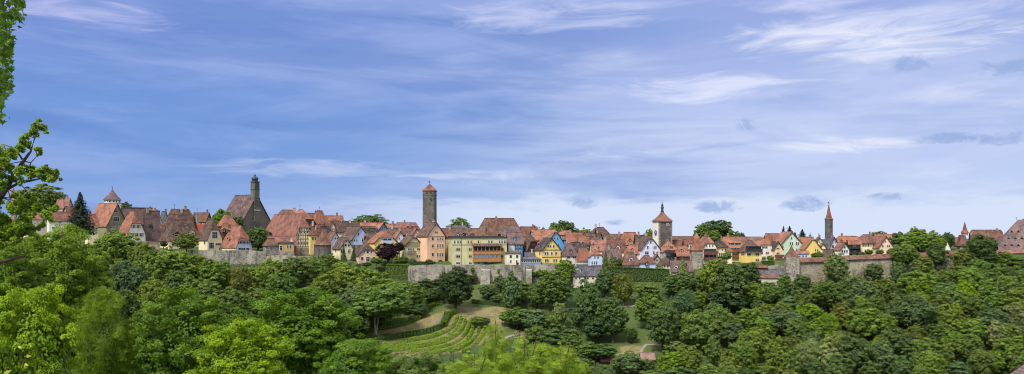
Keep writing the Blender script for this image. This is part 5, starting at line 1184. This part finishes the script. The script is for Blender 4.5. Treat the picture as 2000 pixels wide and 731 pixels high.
# left slope
for a in [(225,442,96,300,'broad','green',545),(280,470,66,310,'broad','green',560),(300,488,60,300,'broad','green',570),(340,484,64,320,'broad','green',560),(330,478,50,335,'broad','green',540),(378,492,70,320,'broad','green',556),(420,505,62,318,'broad','green',575),
  (468,514,56,300,'loose','olive',592),(530,503,56,335,'broad','green',560),(500,520,50,318,'broad','green',585),(578,500,70,338,'broad','mid',566),(550,530,60,310,'broad','mid',600),(612,500,50,346,'broad','mid',560),(640,492,44,356,'broad','mid',545),(660,508,40,352,'broad','green',550),
  (680,515,70,346,'broad','green',580),(725,520,74,346,'broad','green',590),(762,545,70,338,'broad','green',605),(800,548,66,336,'broad','mid',612),(640,530,60,330,'broad','mid',590),(676,560,60,320,'broad','blueg',632),(700,545,60,332,'broad','mid',615),
  (745,560,84,322,'broad','olive',640),(640,580,80,300,'broad','mid',660),(600,560,70,300,'broad','mid',640),(690,600,60,304,'broad','dark',660),(655,625,70,285,'broad','green',700),(350,520,60,296,'broad','mid',590),(400,540,66,288,'broad','mid',610),
  (450,560,60,286,'broad','mid',630),(500,560,60,290,'broad','mid',630),(250,500,70,270,'broad','green',600),(300,540,60,262,'broad','green',620),(240,560,60,240,'broad','mid',640),(720,660,60,290,'bush','mid',690),(182,470,50,300,'broad','mid',560)]:
    T(*a[:6],ybot=a[6])
T(815,592,40,338,'bush','dark',ybot=618)
for a in [(923,521,9,364.3),(928,530,7,364),(974,524,7,364.2),(1066,526,8,364.4),(866,528,7,364.2)]: T(*a,'bush','green',ybot=a[1]+12,name='climbing_plant')
# tree with visible trunk
rt=T(745,556,100,322,'broad','mid',ybot=628,label='spreading tree with pale bare trunk at the dry grass edge')
x,y,z0=G(733,660); rt.location=(x,y,z0); 
for c in list(rt.children):
    if c.name.startswith('crown'): zt_=sz(556)*y; zb_=sz(630)*y; c.location=(sx(745)*y-x,0,(zt_+zb_)/2-z0); c.scale[2]=(zt_-zb_)/2
    else:
        bpy.data.objects.remove(c)
mb=MB(); k=(sz(590)*y-z0); mb.tube([(-.1,0,-.5),(0,0,1.5),(-.3,0,k*.45),(-.6,0,k)],[.55,.42,.34,.2],9); mb.tube([(.35,0,-.4),(.4,0,1.5),(1.0,.2,k*.5),(2.4,0,k*1.1)],[.4,.32,.26,.14],9)
for a_ in range(6): mb.tube([(0,0,k*.5),(1.8*math.cos(a_),1.8*math.sin(a_),k*.85),(4.2*math.cos(a_),4.2*math.sin(a_),k*1.15)],[.25,.17,.07],6)
m2,t2,b2=material('pale_bark'); v,oi,c=objcoord(t2); t2.l.new(t2.mix(t2.ramp(t2.noise(v,3,4,.6),.35,.65),(.16,.14,.13),(.30,.28,.27)),b2.inputs['Base Color'])
mb.build('trunk',m2,rt)
# ---- foreground trees with fine leaves
FG={}
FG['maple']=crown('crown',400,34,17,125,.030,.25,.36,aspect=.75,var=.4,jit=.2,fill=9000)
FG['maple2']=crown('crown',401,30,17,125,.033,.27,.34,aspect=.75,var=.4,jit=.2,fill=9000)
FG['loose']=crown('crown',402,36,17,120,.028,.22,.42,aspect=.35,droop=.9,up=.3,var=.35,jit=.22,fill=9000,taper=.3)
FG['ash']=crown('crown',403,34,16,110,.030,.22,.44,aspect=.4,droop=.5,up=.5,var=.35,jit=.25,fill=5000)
def FT(px,yt,w,Y,m,col,ybot,label): return T(px,yt,w,Y,'broad',col,ybot=ybot,label=label,mesh=FG[m])
FT(372,552,215,72,'maple','fgreen',800,'large leafy maple-like tree in the left foreground')
FT(470,618,170,56,'maple2','lime',820,'glowing yellow-green treetop at the bottom left of centre')
FT(590,556,210,118,'maple2','fgreen',760,'dense mid green tree behind the yellow-green treetop')
FT(690,652,150,105,'maple','fgreen',820,'dark bushy treetop left below the vineyard')
FT(800,690,150,112,'maple2','mid',820,'low dark green treetop directly below the vineyard')
FT(118,425,150,90,'maple','bright',640,'tall bright green tree below the oak boughs at the left')
FT(205,556,130,70,'loose','bright',800,'feathery yellow-green tree between the left foreground trees')
FT(60,545,170,52,'maple2','lime',860,'sunlit yellow-green tree in the bottom left corner')
FT(20,450,120,60,'maple','bright',620,'leafy tree filling the left edge under the oak')
FT(290,640,110,88,'maple','fgreen',800,'dark tree gap filler between feathery tree and maple')
FT(130,500,140,100,'maple2','bright',700,'broad green tree behind the feathery yellow-green tree')
FT(968,628,62,106,'ash','feather',760,'tall feathery light green treetop touching the vine rows')
FT(1030,660,110,100,'ash','feather',790,'middle feathery light green treetop in front of the park')
FT(1095,672,100,98,'ash','feather',790,'right feathery light green treetop in front of the park')
FT(925,690,100,96,'ash','feather',800,'left feathery bright green treetop at the bottom edge')
FT(880,700,90,110,'maple','green',800,'low green treetop left of the feathery trees')
FT(1160,712,80,104,'maple','mid',800,'small mid green treetop right of the feathery trees')
# ------------------------------------------------------------------ oak at left
def twigs(name,label,Y,base,limbs,blobs,leaf,col,n_per,cat='tree',aspect=.6,mesh_fn=None,seed=5):
    rt=empty(name,base); tag(rt,label,cat); mb=MB(); P=lambda px,py,dy=0:np.array(at(px,py,Y+dy))-np.array(base)
    for L in limbs:
        pts=[P(*q[:2],(q[3] if len(q)>3 else 0)) for q in L]; mb.tube([tuple(p) for p in pts],[q[2] for q in L],7)
    g=np.random.default_rng(seed); C=[];N=[];S=[]
    allp=[(P(*q[:2]),q[2]) for L in limbs for q in L]
    for b_ in blobs:
        px,py,r=b_[:3]; c=P(px,py,g.uniform(-.8,.8)); rr=r*Y/F; n=int(n_per*(r/10)**1.7)
        near=min(allp,key=lambda a:np.linalg.norm(a[0]-c)); 
        mid=(near[0]+c)/2+g.normal(0,.05,3); mb.tube([tuple(near[0]),tuple(mid),tuple(c)],[.02,.014,.008],5)
        # sub clusters
        k=max(3,int(r*.8)); sub=c+unit(k,g)*rr*g.uniform(.3,1,(k,1))
        for s_ in sub: 
            m=int(n/k)+2; e=unit(m,g); C.append(s_+e*rr*.6*g.uniform(.2,1,(m,1))); N.append(e*.4+unit(m,g)*.8+np.array([0,-.2,.5])); S.append(np.clip(g.uniform(.25,.8)+g.normal(0,.15,m),0,1))
            mb.tube([tuple(c),tuple(s_)],[.01,.005],4)
    C=np.concatenate(C);N=np.concatenate(N);S=np.concatenate(S)
    mb.build('branches',M['bark'],rt)
    me=leafmesh('leaves',C,N,g.uniform(.7,1.3,len(C))*leaf,S,M['leaf'],aspect,g,fold=.15); o=bpy.data.objects.new('leaves',me); o.color=(*PAL[col],1); link(o,rt); return rt
Y=30; bx=sx(-140)*Y; base=(bx,Y,tz(bx,Y))
limbs=[[(-140,800,.42),(-130,600,.36),(-100,500,.28),(-50,430,.2),(0,384,.13),(12,368,.11),(28,340,.085),(46,315,.06),(60,296,.04),(68,270,.025),(76,245,.015)],
       [(-50,430,.15),(-10,385,.1),(15,369,.06),(38,357,.045),(60,353,.04),(78,349,.03),(100,343,.015),(112,343,.01)],
       [(46,315,.04),(36,300,.03),(25,290,.02),(8,282,.012)],[(28,340,.04),(10,330,.03),(-5,325,.02)],[(46,315,.03),(60,318,.02),(72,305,.012)],
       [(-50,430,.14),(-20,455,.1),(20,470,.06),(55,455,.04),(85,435,.02)],[(-100,500,.15),(-40,520,.1),(10,510,.07),(50,500,.04)]]
blobs=[(74,236,6),(68,247,8),(84,249,9),(92,256,5),(62,258,9),(50,266,8),(70,262,7),(44,278,10),(57,281,8),(36,290,10),(72,293,8),(76,302,6),(20,298,12),(6,303,12),(28,306,8),(8,320,10),(20,330,9),(38,332,10),(50,330,10),(62,330,8),
 (72,338,10),(84,336,9),(96,335,9),(106,342,9),(114,347,6),(100,350,8),(88,348,8),(60,345,8),(10,345,10),(26,350,9),(2,360,10),(44,352,8),(110,333,4),(90,328,5),(-10,330,20),(-15,300,18),(-20,360,20)]
blobs+=[(random.uniform(-40,60),random.uniform(385,470),random.uniform(9,14)) for _ in range(32)]+[(62,395,10),(75,405,9),(90,418,8),(105,408,8),(100,425,8),(80,440,9),(60,420,11),(45,400,10),(30,385,9)]
twigs('oak_tree','oak with gnarled boughs reaching into the sky at the left edge',Y,base,limbs,blobs,.10,'oak',330,cat='oak tree',seed=9)
# near maple, top left: real lobed leaves
def lobed():
    pts=[]; 
    for a,r in ((-90,.12),(-70,.35),(-40,.62),(-20,.38),(5,.88),(30,.5),(50,.6),(70,.6),(90,1.05),(110,.6),(130,.6),(150,.5),(175,.88),(200,.38),(220,.62),(250,.35)): pts.append((r*math.cos(R(a)),r*math.sin(R(a))))
    return np.array(pts)
def lobeleaves(name,C,N,size,shade,mat,g):
    L=lobed(); k=len(L); n=len(C); N=N/np.linalg.norm(N,axis=1,keepdims=True); dn=np.array([0,0,-1.])+unit(n,g)*.5
    b=dn-N*np.sum(dn*N,1,keepdims=True); b/=np.linalg.norm(b,axis=1,keepdims=True); t=np.cross(N,b)
    v=C[:,None]+size[:,None,None]*(t[:,None]*L[None,:,0,None]+b[:,None]*L[None,:,1,None]-N[:,None]*(np.abs(L[None,:,0,None])**1.5)*.35)
    me=bpy.data.meshes.new(name); vc=np.concatenate([v,C[:,None]],1); # centre vertex last
    me.vertices.add(n*(k+1)); me.vertices.foreach_set('co',vc.reshape(-1).astype(np.float32))
    f=np.array([[i,(i+1)%k,k] for i in range(k)]); f=(f[None]+np.arange(n)[:,None,None]*(k+1)).reshape(-1,3)
    me.loops.add(f.size); me.loops.foreach_set('vertex_index',f.reshape(-1).astype(np.int32)); me.polygons.add(len(f)); me.polygons.foreach_set('loop_start',(np.arange(len(f))*3).astype(np.int32))
    a=me.attributes.new('shade','FLOAT','FACE'); a.data.foreach_set('value',np.repeat(shade,k).astype(np.float32)); me.update(calc_edges=True); me.materials.append(mat); return me
Y=9.; bx=sx(-700)*Y; base=(bx,Y,tz(bx,Y)); rt=empty('maple_tree',base); tag(rt,'near maple with lobed leaves hanging into the top left corner','maple tree')
P=lambda px,py,dy=0:tuple(np.array(at(px,py,Y+dy))-np.array(base))
mb=MB(); mb.tube([(0,0,-.3),(0,.1,1.5),(.05,0,3.4),P(-600,-200),P(-560,-500)],[.3,.24,.2,.16,.1],10); mb.tube([P(-600,-200),P(-350,-180),P(-150,-90),P(-30,-60),P(40,-50)],[.11,.08,.05,.03,.015],8)
brs=[[(-60,-75),(-30,40),(-15,120),(-10,200),(-14,240)],[(-30,-60),(5,0),(12,60),(5,130)],[(-100,-80),(-60,60),(-40,200),(-30,260)],[(20,-55),(38,-20),(40,5)]]
for b_ in brs: mb.tube([P(*q) for q in b_],[.022,.014,.009,.005,.003][:len(b_)],6)
mb.build('branches',M['bark'],rt)
g=np.random.default_rng(3); C=[]
prof=lambda y:np.interp(y,[-80,0,20,40,60,100,140,165,180,195,215,235,250],[70,52,48,40,26,28,22,30,27,8,10,8,-4])
while len(C)<1500:
    y=g.uniform(-70,246); xm=prof(y)-6; x=xm+g.normal(0,5)-g.uniform(0,1)**1.2*75
    if x<-140: continue
    C.append(P(x,y,g.uniform(-.9,.9)*.6))
C=np.array(C); n=len(C); N=unit(n,g)*1.1+np.array([.2,-.55,.55])
me=lobeleaves('leaves',C,N,g.uniform(.035,.062,n),np.clip(g.normal(.45,.22,n),0,1),M['leaf'],g); o=bpy.data.objects.new('leaves',me); o.color=(.095,.19,.015,1); link(o,rt)
# sapling leaves at bottom left
Y=6.; bx=sx(30)*Y; base=(bx,Y,tz(bx,Y)); rt=empty('sapling',base); tag(rt,'slender sapling with a few pale leaves in the bottom left corner','sapling')
P=lambda px,py,dy=0:tuple(np.array(at(px,py,Y+dy))-np.array(base))
mb=MB(); mb.tube([(0,0,-.2),P(26,900),P(30,760),P(44,716),P(52,690)],[.012,.01,.006,.004,.002],5); mb.build('stem',M['bark'],rt)
C=np.array([P(54,696),P(38,678),P(50,712),P(14,727),P(30,740)]); g=np.random.default_rng(2); N=np.array([[.2,-1,.3]]*5)+unit(5,g)*.3
me=leafmesh('leaves',C,N,np.array([.05,.04,.045,.06,.05]),np.array([.9,1,.8,.6,.6]),M['leaf'],.5,g); o=bpy.data.objects.new('leaves',me); o.color=(.33,.36,.04,1); link(o,rt)
# near roof corner bottom right
h=H('corner of a near brown-tiled roof in the bottom right corner',1988,2030,2200,760,738,690,60,'L',0,'grey','pb',th=30,D=9,cat='house')
# ------------------------------------------------------------------ fill trees deeper in the slopes
g=np.random.default_rng(21)
OPEN=[[(690,600),(990,585),(1060,640),(1010,670),(960,700),(700,700)],[(1205,590),(1290,590),(1300,700),(1110,705),(1110,650),(1215,650)],[(905,545),(990,545),(990,600),(905,600)]]
OP=[np.array(p) for p in OPEN]
placed=[(t['px'],t['Y']) for t in TREES]
cnt=0
for _ in range(6000):
    if cnt>=170: break
    px=g.uniform(-40,2040); Yq=g.uniform(180,352)
    x=sx(px)*Yq; z=tz(x,Yq); hgt=g.uniform(8,12.5); w=hgt*g.uniform(.7,.9); yt=HZ-(z+hgt)/Yq*F; wp=w*F/Yq; yb_=HZ-(z+.6)/Yq*F
    if yt>720: continue
    lim=np.interp(px,[0,150,300,480,650,760,800,1100,1200,1330,1480,1560,1740,1850,2040],[480,478,500,515,525,550,575,575,570,560,560,560,552,520,515])
    if yt<lim: continue
    bad=False
    for P_ in OP:
        xs_=np.array([px-wp*.5,px+wp*.5,px,px,px,px-wp*.4,px+wp*.4]); ys_=np.array([yt+wp*.4,yt+wp*.4,yt,yb_,(yt+yb_)/2,yb_,yb_])
        if inpoly(xs_,ys_,[tuple(q) for q in P_]).any(): bad=True
    if bad: continue
    if any(abs(a-px)<wp*.42 and abs(b_-Yq)<9 for a,b_ in placed): continue
    placed.append((px,Yq)); cnt+=1
    T(px,yt,wp,Yq,'broad' if g.random()<.7 else 'tall',['mid','dark','mid','blueg','green','olive'][g.integers(6)],ybot=yb_)
cnt=0
for _ in range(400):
    if cnt>=40: break
    px=g.choice([g.uniform(-260,-45),g.uniform(2045,2350),g.uniform(2045,2350)]); Yq=g.uniform(200,366); x=sx(px)*Yq; z=tz(x,Yq); hgt=g.uniform(9,13)
    if any(abs(a-px)<30 and abs(b_-Yq)<10 for a,b_ in placed): continue
    placed.append((px,Yq)); cnt+=1; w=hgt*.9
    T(px,HZ-(z+hgt)/Yq*F,w*F/Yq,Yq,'broad',['mid','dark','green'][g.integers(3)],ybot=HZ-(z+.6)/Yq*F)
print('fill trees',cnt,'all',len(TREES))
# undergrowth: one mass of low leaves
N=170000; X=g.uniform(-240,260,N); Yq=g.uniform(200,365,N); px=CX+F*X/Yq; z=terr(X,Yq); py=HZ-z/Yq*F
ok=np.ones(N,bool)
for P_ in [[(690,597),(1000,590),(1010,650),(960,690),(700,690)],[(1215,590),(1262,590),(1300,665),(1290,700),(1110,700),(1130,655),(1225,650)],[(905,550),(990,550),(990,600),(905,600)]]:
    ok&=~inpoly(px,py,P_)
ok&=(px>-60)&(px<2060)
X,Yq,z=X[ok],Yq[ok],z[ok]; nz=(np.sin(X*.5+np.sin(Yq*.31)*2)*np.sin(Yq*.43+np.cos(X*.27)*2)+1)/2
hh=(.2+2.0*nz**1.5)*g.uniform(.3,1,len(X))
C=np.stack([X,Yq,z+hh],1); me=leafmesh('undergrowth',C,unit(len(X),g)*.6+np.array([0,-.2,.8]),g.uniform(.35,.8,len(X)),np.clip(g.normal(.45,.2,len(X)),0,1),M['leaf'],.7,g)
o=bpy.data.objects.new('undergrowth',me); o.color=(.04,.075,.02,1); link(o); tag(o,'low green undergrowth covering the wooded slope','undergrowth',kind='stuff')
# ------------------------------------------------------------------ people behind the parapets
def person(px,pyhead,Y,shirt,label,lean=0.,hairc=(.03,.02,.015)):
    x,_,zh=at(px,pyhead,Y); Hh=1.72; z0=zh-Hh
    v=[(0,0,.95),(0,0,1.15),(0,0,1.38),(0,0,1.5),(0,-.01,1.62),(-.17,0,1.4),(-.25,-.02,1.12),(-.2,-.16,.92),(.17,0,1.4),(.25,-.02,1.12),(.2,-.16,.92),(-.1,0,.9),(-.11,-.01,.5),(-.11,0,.06),(-.11,-.14,.03),(.1,0,.9),(.11,-.01,.5),(.11,0,.06),(.11,-.14,.03)]
    e=[(0,1),(1,2),(2,3),(3,4),(2,5),(5,6),(6,7),(2,8),(8,9),(9,10),(0,11),(11,12),(12,13),(13,14),(0,15),(15,16),(16,17),(17,18)]
    r=[.15,.14,.16,.06,.11,.075,.045,.035,.075,.045,.035,.1,.065,.045,.035,.1,.065,.045,.035]
    me=bpy.data.meshes.new('person'); me.from_pydata(v,e,[]); o=bpy.data.objects.new('person',me); link(o); o.location=(x,Y,z0)
    sk=o.modifiers.new('s','SKIN'); 
    for i,q in enumerate(me.skin_vertices[0].data if me.skin_vertices else []): q.radius=(r[i],r[i])
    return o,e,v,r,z0
def build_person(px,py,Y,shirt,trouser,label,hairc):
    bm_=bpy.data.meshes.new('person'); 
    o,e,v,r,z0=person(px,py,Y,shirt,label)
    import bmesh
    bm=bmesh.new(); bm.from_mesh(o.data); L=bm.verts.layers.skin.verify(); bm.verts.ensure_lookup_table()
    for i,q in enumerate(bm.verts): q[L].radius=(r[i],r[i]); q[L].use_root=(i==0)
    bm.to_mesh(o.data); bm.free(); 
    sub=o.modifiers.new('u','SUBSURF'); sub.levels=1; sub.render_levels=1
    dg=bpy.context.evaluated_depsgraph_get(); me=bpy.data.meshes.new_from_object(o.evaluated_get(dg)); o.modifiers.clear(); o.data=me
    m_,t_,b_=material('skin'); b_.inputs['Base Color'].default_value=(.5,.3,.22,1)
    m1,t1,b1=material('shirt_cloth'); b1.inputs['Base Color'].default_value=(*shirt,1); m3,t3,b3=material('trouser_cloth'); b3.inputs['Base Color'].default_value=(*trouser,1)
    me.materials.clear()
    for q in (m_,m1,m3): me.materials.append(q)
    for p in me.polygons:
        z=p.center.z; x=abs(p.center.x); p.material_index=0 if z>1.47 or (z<1.0 and x>.17) else (1 if z>.95 else 2); p.use_smooth=True
    hb=MB(); hb.lathe([(.1,1.62),(.115,1.68),(.09,1.74),(.02,1.77)],10); hb.build('hair',M['paint'],o,hairc)
    tag(o,label,'person',None); return o
build_person(428.5,483,367.6,(.03,.03,.04),(.03,.03,.05),'person in dark clothing leaning behind the left town wall',(.02,.02,.02))
build_person(806,515.5,371.5,(.6,.6,.6),(.05,.05,.08),'person in pale shirt, leftmost of three behind the terrace corner',(.04,.03,.02))
build_person(811,516,371.8,(.05,.05,.07),(.05,.05,.08),'person in dark top between two others behind the terrace corner',(.02,.02,.02))
build_person(819,516,371.6,(.65,.62,.6),(.1,.1,.12),'person in white top, rightmost of three behind the terrace corner',(.05,.03,.02))
# ------------------------------------------------------------------ labels of the trees
LM=[(10,'oak boughs'),(157,'tall blackish conifer'),(219,'pointed left tower'),(265,'white shuttered house'),(300,'pink skylight house'),(350,'large brown hipped roof'),(420,'cream half-hipped gable'),(477,'light blue shuttered house'),(532,'small wall turret'),(594,'half-timbered barn gable'),(630,'round cone-roofed tower'),
 (676,'cream villa'),(718,'pink cottage'),(757,'purple beech'),(808,'olive green villa'),(845,'salmon house'),(891,'massive round lime'),(950,'wooden loggia of the hotel'),(1003,'small cream flat-roofed house'),(1038,'dark timber house'),(1076,'bright yellow gabled house'),(1116,'white hipped-roof house'),(1145,'slate-roofed house below the wall'),
 (1195,'purple-red roof'),(1234,'pyramid-roofed cottage'),(1270,'lavender house'),(1300,'clock tower'),(1332,'dark loggia house'),(1362,'orange-roofed stone turret'),(1387,'purple-brown balconies'),(1412,'dark grey hipped roof'),(1440,'wide-dormer mansard roof'),(1471,'yellow house with black loft'),(1496,'pinkish-white house'),(1519,'peach slate-roofed house'),
 (1547,'square wall turret'),(1585,'olive gable'),(1618,'slim spired tower'),(1648,'white glazed gable'),(1670,'black timber house'),(1696,'cream house with mottled roof'),(1730,'peach gabled house at the wall end'),(1775,'first trees past the wall end'),(1810,'high tree group right of the wall'),(1848,'white gable among trees'),(1882,'thin red spire'),(1925,'long brown stone barn'),(1975,'huge dormered roof')]
form={'broad':'round','tall':'tall','loose':'airy','bush':'bushy','conifer':'pointed','needlebig':'pointed'}
def row(y,Y): 
    if Y<150: return 'in the foreground'
    if y<470 : return 'on the skyline near'
    if y<530: return 'beside the town wall near'
    if y<580: return 'high on the slope below'
    if y<630: return 'midway down below'
    if y<680: return 'low on the slope below'
    return 'at the bottom edge below'
used={}
for t in TREES:
    if t['label']: L=t['label']
    else:
        lm=min(LM,key=lambda q:abs(q[0]-t['px']))[1]; w_='tree' if t['kind']!='bush' else 'shrub'
        L=f"{form[t['kind']]} {COLN[t['col']]} {w_} {row(t['py'],t['Y'])} the {lm}"
    used.setdefault(L,[]).append(t)
ordn=['first','second','third','fourth','fifth','sixth','seventh','eighth']
for L,ts in used.items():
    ts.sort(key=lambda t:t['px'])
    for i,t in enumerate(ts):
        l=L if len(ts)==1 else (L+', '+(['left one','right one'][i] if len(ts)==2 else ordn[i]+' from left'))
        if len(l.split())>16: l=l.replace('on the slope ','').replace('beside the town wall near','by the wall near')
        if len(l.split())>16: l=' '.join(l.split()[1:])
        if len(l.split())>16: l=l.replace('house with','').replace('the ','',1).replace('  ',' ')
        if len(l.split())>16: l=l.replace(' one','').replace('small ','').replace('group ',''); print('LONG',len(l.split()),l)
        tag(t['o'],l,t['cat'] or {'bush':'shrub','conifer':'conifer','needlebig':'conifer'}.get(t['kind'],'tree'),t['group'] or ('trees and shrubs of the wooded slope' if t['Y']>150 and not t['label'] else None))
# ------------------------------------------------------------------ sky, sun, camera
wd=bpy.data.worlds.new('World'); scene.world=wd; wd.use_nodes=True; t=NT(wd.node_tree); t.n.clear()
SUN_EL,SUN_AZ=52,-150   # azimuth clockwise from +Y
sky=t.new('ShaderNodeTexSky',sky_type='NISHITA'); sky.sun_disc=False; sky.sun_elevation=R(SUN_EL); sky.sun_rotation=R(SUN_AZ); sky.air_density=1.; sky.dust_density=1.; sky.ozone_density=2.
d=t.new('ShaderNodeTexCoord').outputs['Generated']; sp=t.new('ShaderNodeSeparateXYZ'); t.l.new(d,sp.inputs[0]); dx,dy,dz=sp.outputs
def N3(scale,vec,det=6,ro=.55,dist=0.,off=(0,0,0)): return t.noise(t.addv(t.scalev(d,vec),off),scale,det,ro,dist)
K=6.8 # strength is 0.1
def c_(r,g_,b_): return (r*K,g_*K,b_*K)
col=t.mix(1.,sky.outputs[0],(.85,.92,1.25),'MULTIPLY')
# veil base: deep blue left, pale right, lavender overhead
el=t.ramp(dz,.02,.26); az=t.ramp(dx,-.45,.42)
lo=t.mix(az,c_(.20,.36,.72),c_(.58,.70,.93)); hi=t.mix(az,c_(.18,.28,.66),c_(.33,.42,.76))
veil=t.mix(el,lo,hi)
mid=t.math('MULTIPLY',t.ramp(dz,.03,.11),t.ramp(dz,.23,.12)); veil=t.mix(t.math('MULTIPLY',mid,t.ramp(dx,.15,-.25,0,.7)),veil,c_(.15,.30,.68))
midr=t.math('MULTIPLY',t.ramp(dz,.05,.10),t.ramp(dz,.22,.13)); veil=t.mix(t.math('MULTIPLY',midr,t.ramp(dx,-.05,.35,0,.7)),veil,c_(.55,.62,.90))
col=t.mix(.95,col,veil)
# broad soft layers, then long streaks
def tilt(k): # shear the layers slightly
    n=t.new('ShaderNodeCombineXYZ'); t.l.new(dx,n.inputs[0]); t.l.new(dy,n.inputs[1]); t.l.new(t.math('ADD',dz,t.math('MULTIPLY',dx,k)),n.inputs[2]); return n.outputs[0]
dt=tilt(-.06); du=tilt(.05)
def N4(src,scale,vec,det,ro,dist,off): return t.noise(t.addv(t.scalev(src,vec),off),scale,det,ro,dist)
b1=N4(dt,1.4,(1,1,5.5),5,.55,.5,(1,4,2)); b2=N4(du,1.7,(1,1,6.),6,.58,.6,(6,2,9)); b3=N4(dt,3.2,(1,1,6.),9,.62,.8,(3,1,7)); b4=N4(du,1.0,(1,1,4.5),3,.5,.3,(11,3,5))
lt=t.mix(az,c_(.28,.42,.77),c_(.66,.74,.95)); dkc=t.mix(az,c_(.12,.25,.62),c_(.34,.45,.78))
col=t.mix(t.ramp(b1,.46,.66,0,.75),col,lt)
col=t.mix(t.ramp(b2,.50,.33,0,.75),col,dkc)
col=t.mix(t.ramp(b4,.52,.72,0,.5),col,dkc)
col=t.mix(t.math('MULTIPLY',t.ramp(b3,.48,.74,0,.6),t.ramp(b1,.42,.6,.3,1.)),col,t.mix(az,c_(.46,.54,.86),c_(.80,.83,.99)))
col=t.mix(t.math('MULTIPLY',t.ramp(b3,.46,.30,0,.35),1.),col,dkc)
b5=N4(dt,1.5,(1,1,7.),6,.6,.7,(21,8,4)); b6=N4(du,2.2,(1,1,8.),6,.55,.6,(2,18,5))
lf=t.ramp(dx,.35,-.1)
col=t.mix(t.math('MULTIPLY',t.ramp(b5,.43,.62,0,.7),lf),col,c_(.33,.44,.79))
col=t.mix(t.math('MULTIPLY',t.ramp(b6,.52,.36,0,.55),lf),col,c_(.13,.25,.60))
# low cloud bank paling the horizon on the right
edge=t.math('ADD',dz,t.math('MULTIPLY',t.math('SUBTRACT',N3(5.,(1,1,4.),7,.62,.6,(2,2,2)),.5),.075))
bk=t.math('MULTIPLY',t.ramp(edge,.050,.030),t.ramp(dx,-.35,.0,.1,.9))
col=t.mix(bk,col,c_(.68,.77,.95))
# placed clouds: (px,py,rx,ry,strength, bright?)
def dirpx(px,py): v=np.array([sx(px),1,sz(py)]); return v/np.linalg.norm(v)
nz=N3(24.,(1,1,2.),7,.68,.9,(5,5,5))
nw=N3(9.,(1,1,6.),8,.62,1.2,(1,9,3))
def blob(px,py,rx,ry,stg,colr,edge=.6,tilt=0.,wisp=False):
    global col
    c=dirpx(px,py); q=c[1]
    x=t.math('MULTIPLY',t.math('SUBTRACT',dx,float(c[0])),F/rx); z=t.math('MULTIPLY',t.math('SUBTRACT',dz,float(c[2])),F/ry)
    if tilt: z=t.math('ADD',z,t.math('MULTIPLY',x,tilt))
    r2=t.math('ADD',t.math('MULTIPLY',x,x),t.math('MULTIPLY',z,z))
    r2=t.math('ADD',r2,t.math('MULTIPLY',t.math('SUBTRACT',nw if wisp else nz,.5),-edge*(8 if wisp else 5)))
    fr=t.math('GREATER_THAN',dy,0.)
    col=t.mix(t.math('MULTIPLY',t.math('MULTIPLY',t.ramp(r2,2.0 if wisp else 1.3,-1.2 if wisp else -.3),stg),fr),col,colr)
dk=c_(.30,.42,.72)
BR=c_(.86,.88,1.0)
for a in [(1680,78,170,30,.85,BR,1.,.35),(1400,172,150,22,.8,c_(.76,.80,.99),1.,0.),(620,330,160,15,.6,c_(.60,.69,.93),1.,0.),(950,341,130,9,.7,c_(.66,.74,.95),1.,0.),(1640,283,110,12,.8,BR,1.,0.),
  (1100,26,200,24,.65,c_(.66,.70,.96),1.,0.),(110,18,130,22,.7,c_(.60,.62,.93),1.,.3),(1560,8,90,12,.6,c_(.72,.75,.98),1.,.3),(1780,30,160,16,.5,c_(.7,.74,.98),1.,.2),(1300,300,220,12,.5,c_(.66,.75,.96),1.,0.)]: blob(*a,wisp=True)
for a in [(1463,244,22,13),(1848,270,42,9),(1143,398,32,12),(1397,404,38,13),(1572,397,38,14),(1725,383,34,8),(1780,124,34,14),(1985,130,60,16),(1200,434,22,7),(1950,270,50,12)]: blob(*a,.8,dk,1.1)
# unseen sky overhead and behind the camera, brightened to add fill light
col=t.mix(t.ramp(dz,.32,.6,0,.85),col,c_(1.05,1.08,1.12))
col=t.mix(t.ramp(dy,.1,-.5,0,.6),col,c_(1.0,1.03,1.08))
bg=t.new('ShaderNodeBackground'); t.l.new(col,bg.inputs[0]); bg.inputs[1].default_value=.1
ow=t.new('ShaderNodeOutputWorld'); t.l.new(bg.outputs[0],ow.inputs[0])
sd=bpy.data.lights.new('sun','SUN'); sd.energy=3.0; sd.angle=R(12); sd.color=(1,.95,.86); so=bpy.data.objects.new('sun',sd); link(so)
az_=R(SUN_AZ); e_=R(SUN_EL); import mathutils
sv=mathutils.Vector((math.sin(az_)*math.cos(e_),math.cos(az_)*math.cos(e_),math.sin(e_))); so.rotation_euler=sv.to_track_quat('Z','Y').to_euler(); so.location=(0,0,100)
cd=bpy.data.cameras.new('camera'); cam=bpy.data.objects.new('camera',cd); link(cam); cam.location=(0,0,0); cam.rotation_euler=(R(90),0,0)
cd.sensor_width=36; cd.lens=36*F/2000; cd.shift_y=(HZ-365.5)/2000; cd.clip_end=20000; cd.clip_start=.1; scene.camera=cam
scene.view_settings.view_transform='Standard'; scene.view_settings.look='None'; scene.view_settings.exposure=0.58; scene.view_settings.gamma=1
scene.render.engine='CYCLES'; scene.cycles.pixel_filter_type='BLACKMAN_HARRIS'; scene.cycles.filter_width=1.05; scene.cycles.max_bounces=5; scene.cycles.transparent_max_bounces=4; scene.cycles.diffuse_bounces=3; scene.cycles.transmission_bounces=2; scene.cycles.glossy_bounces=2
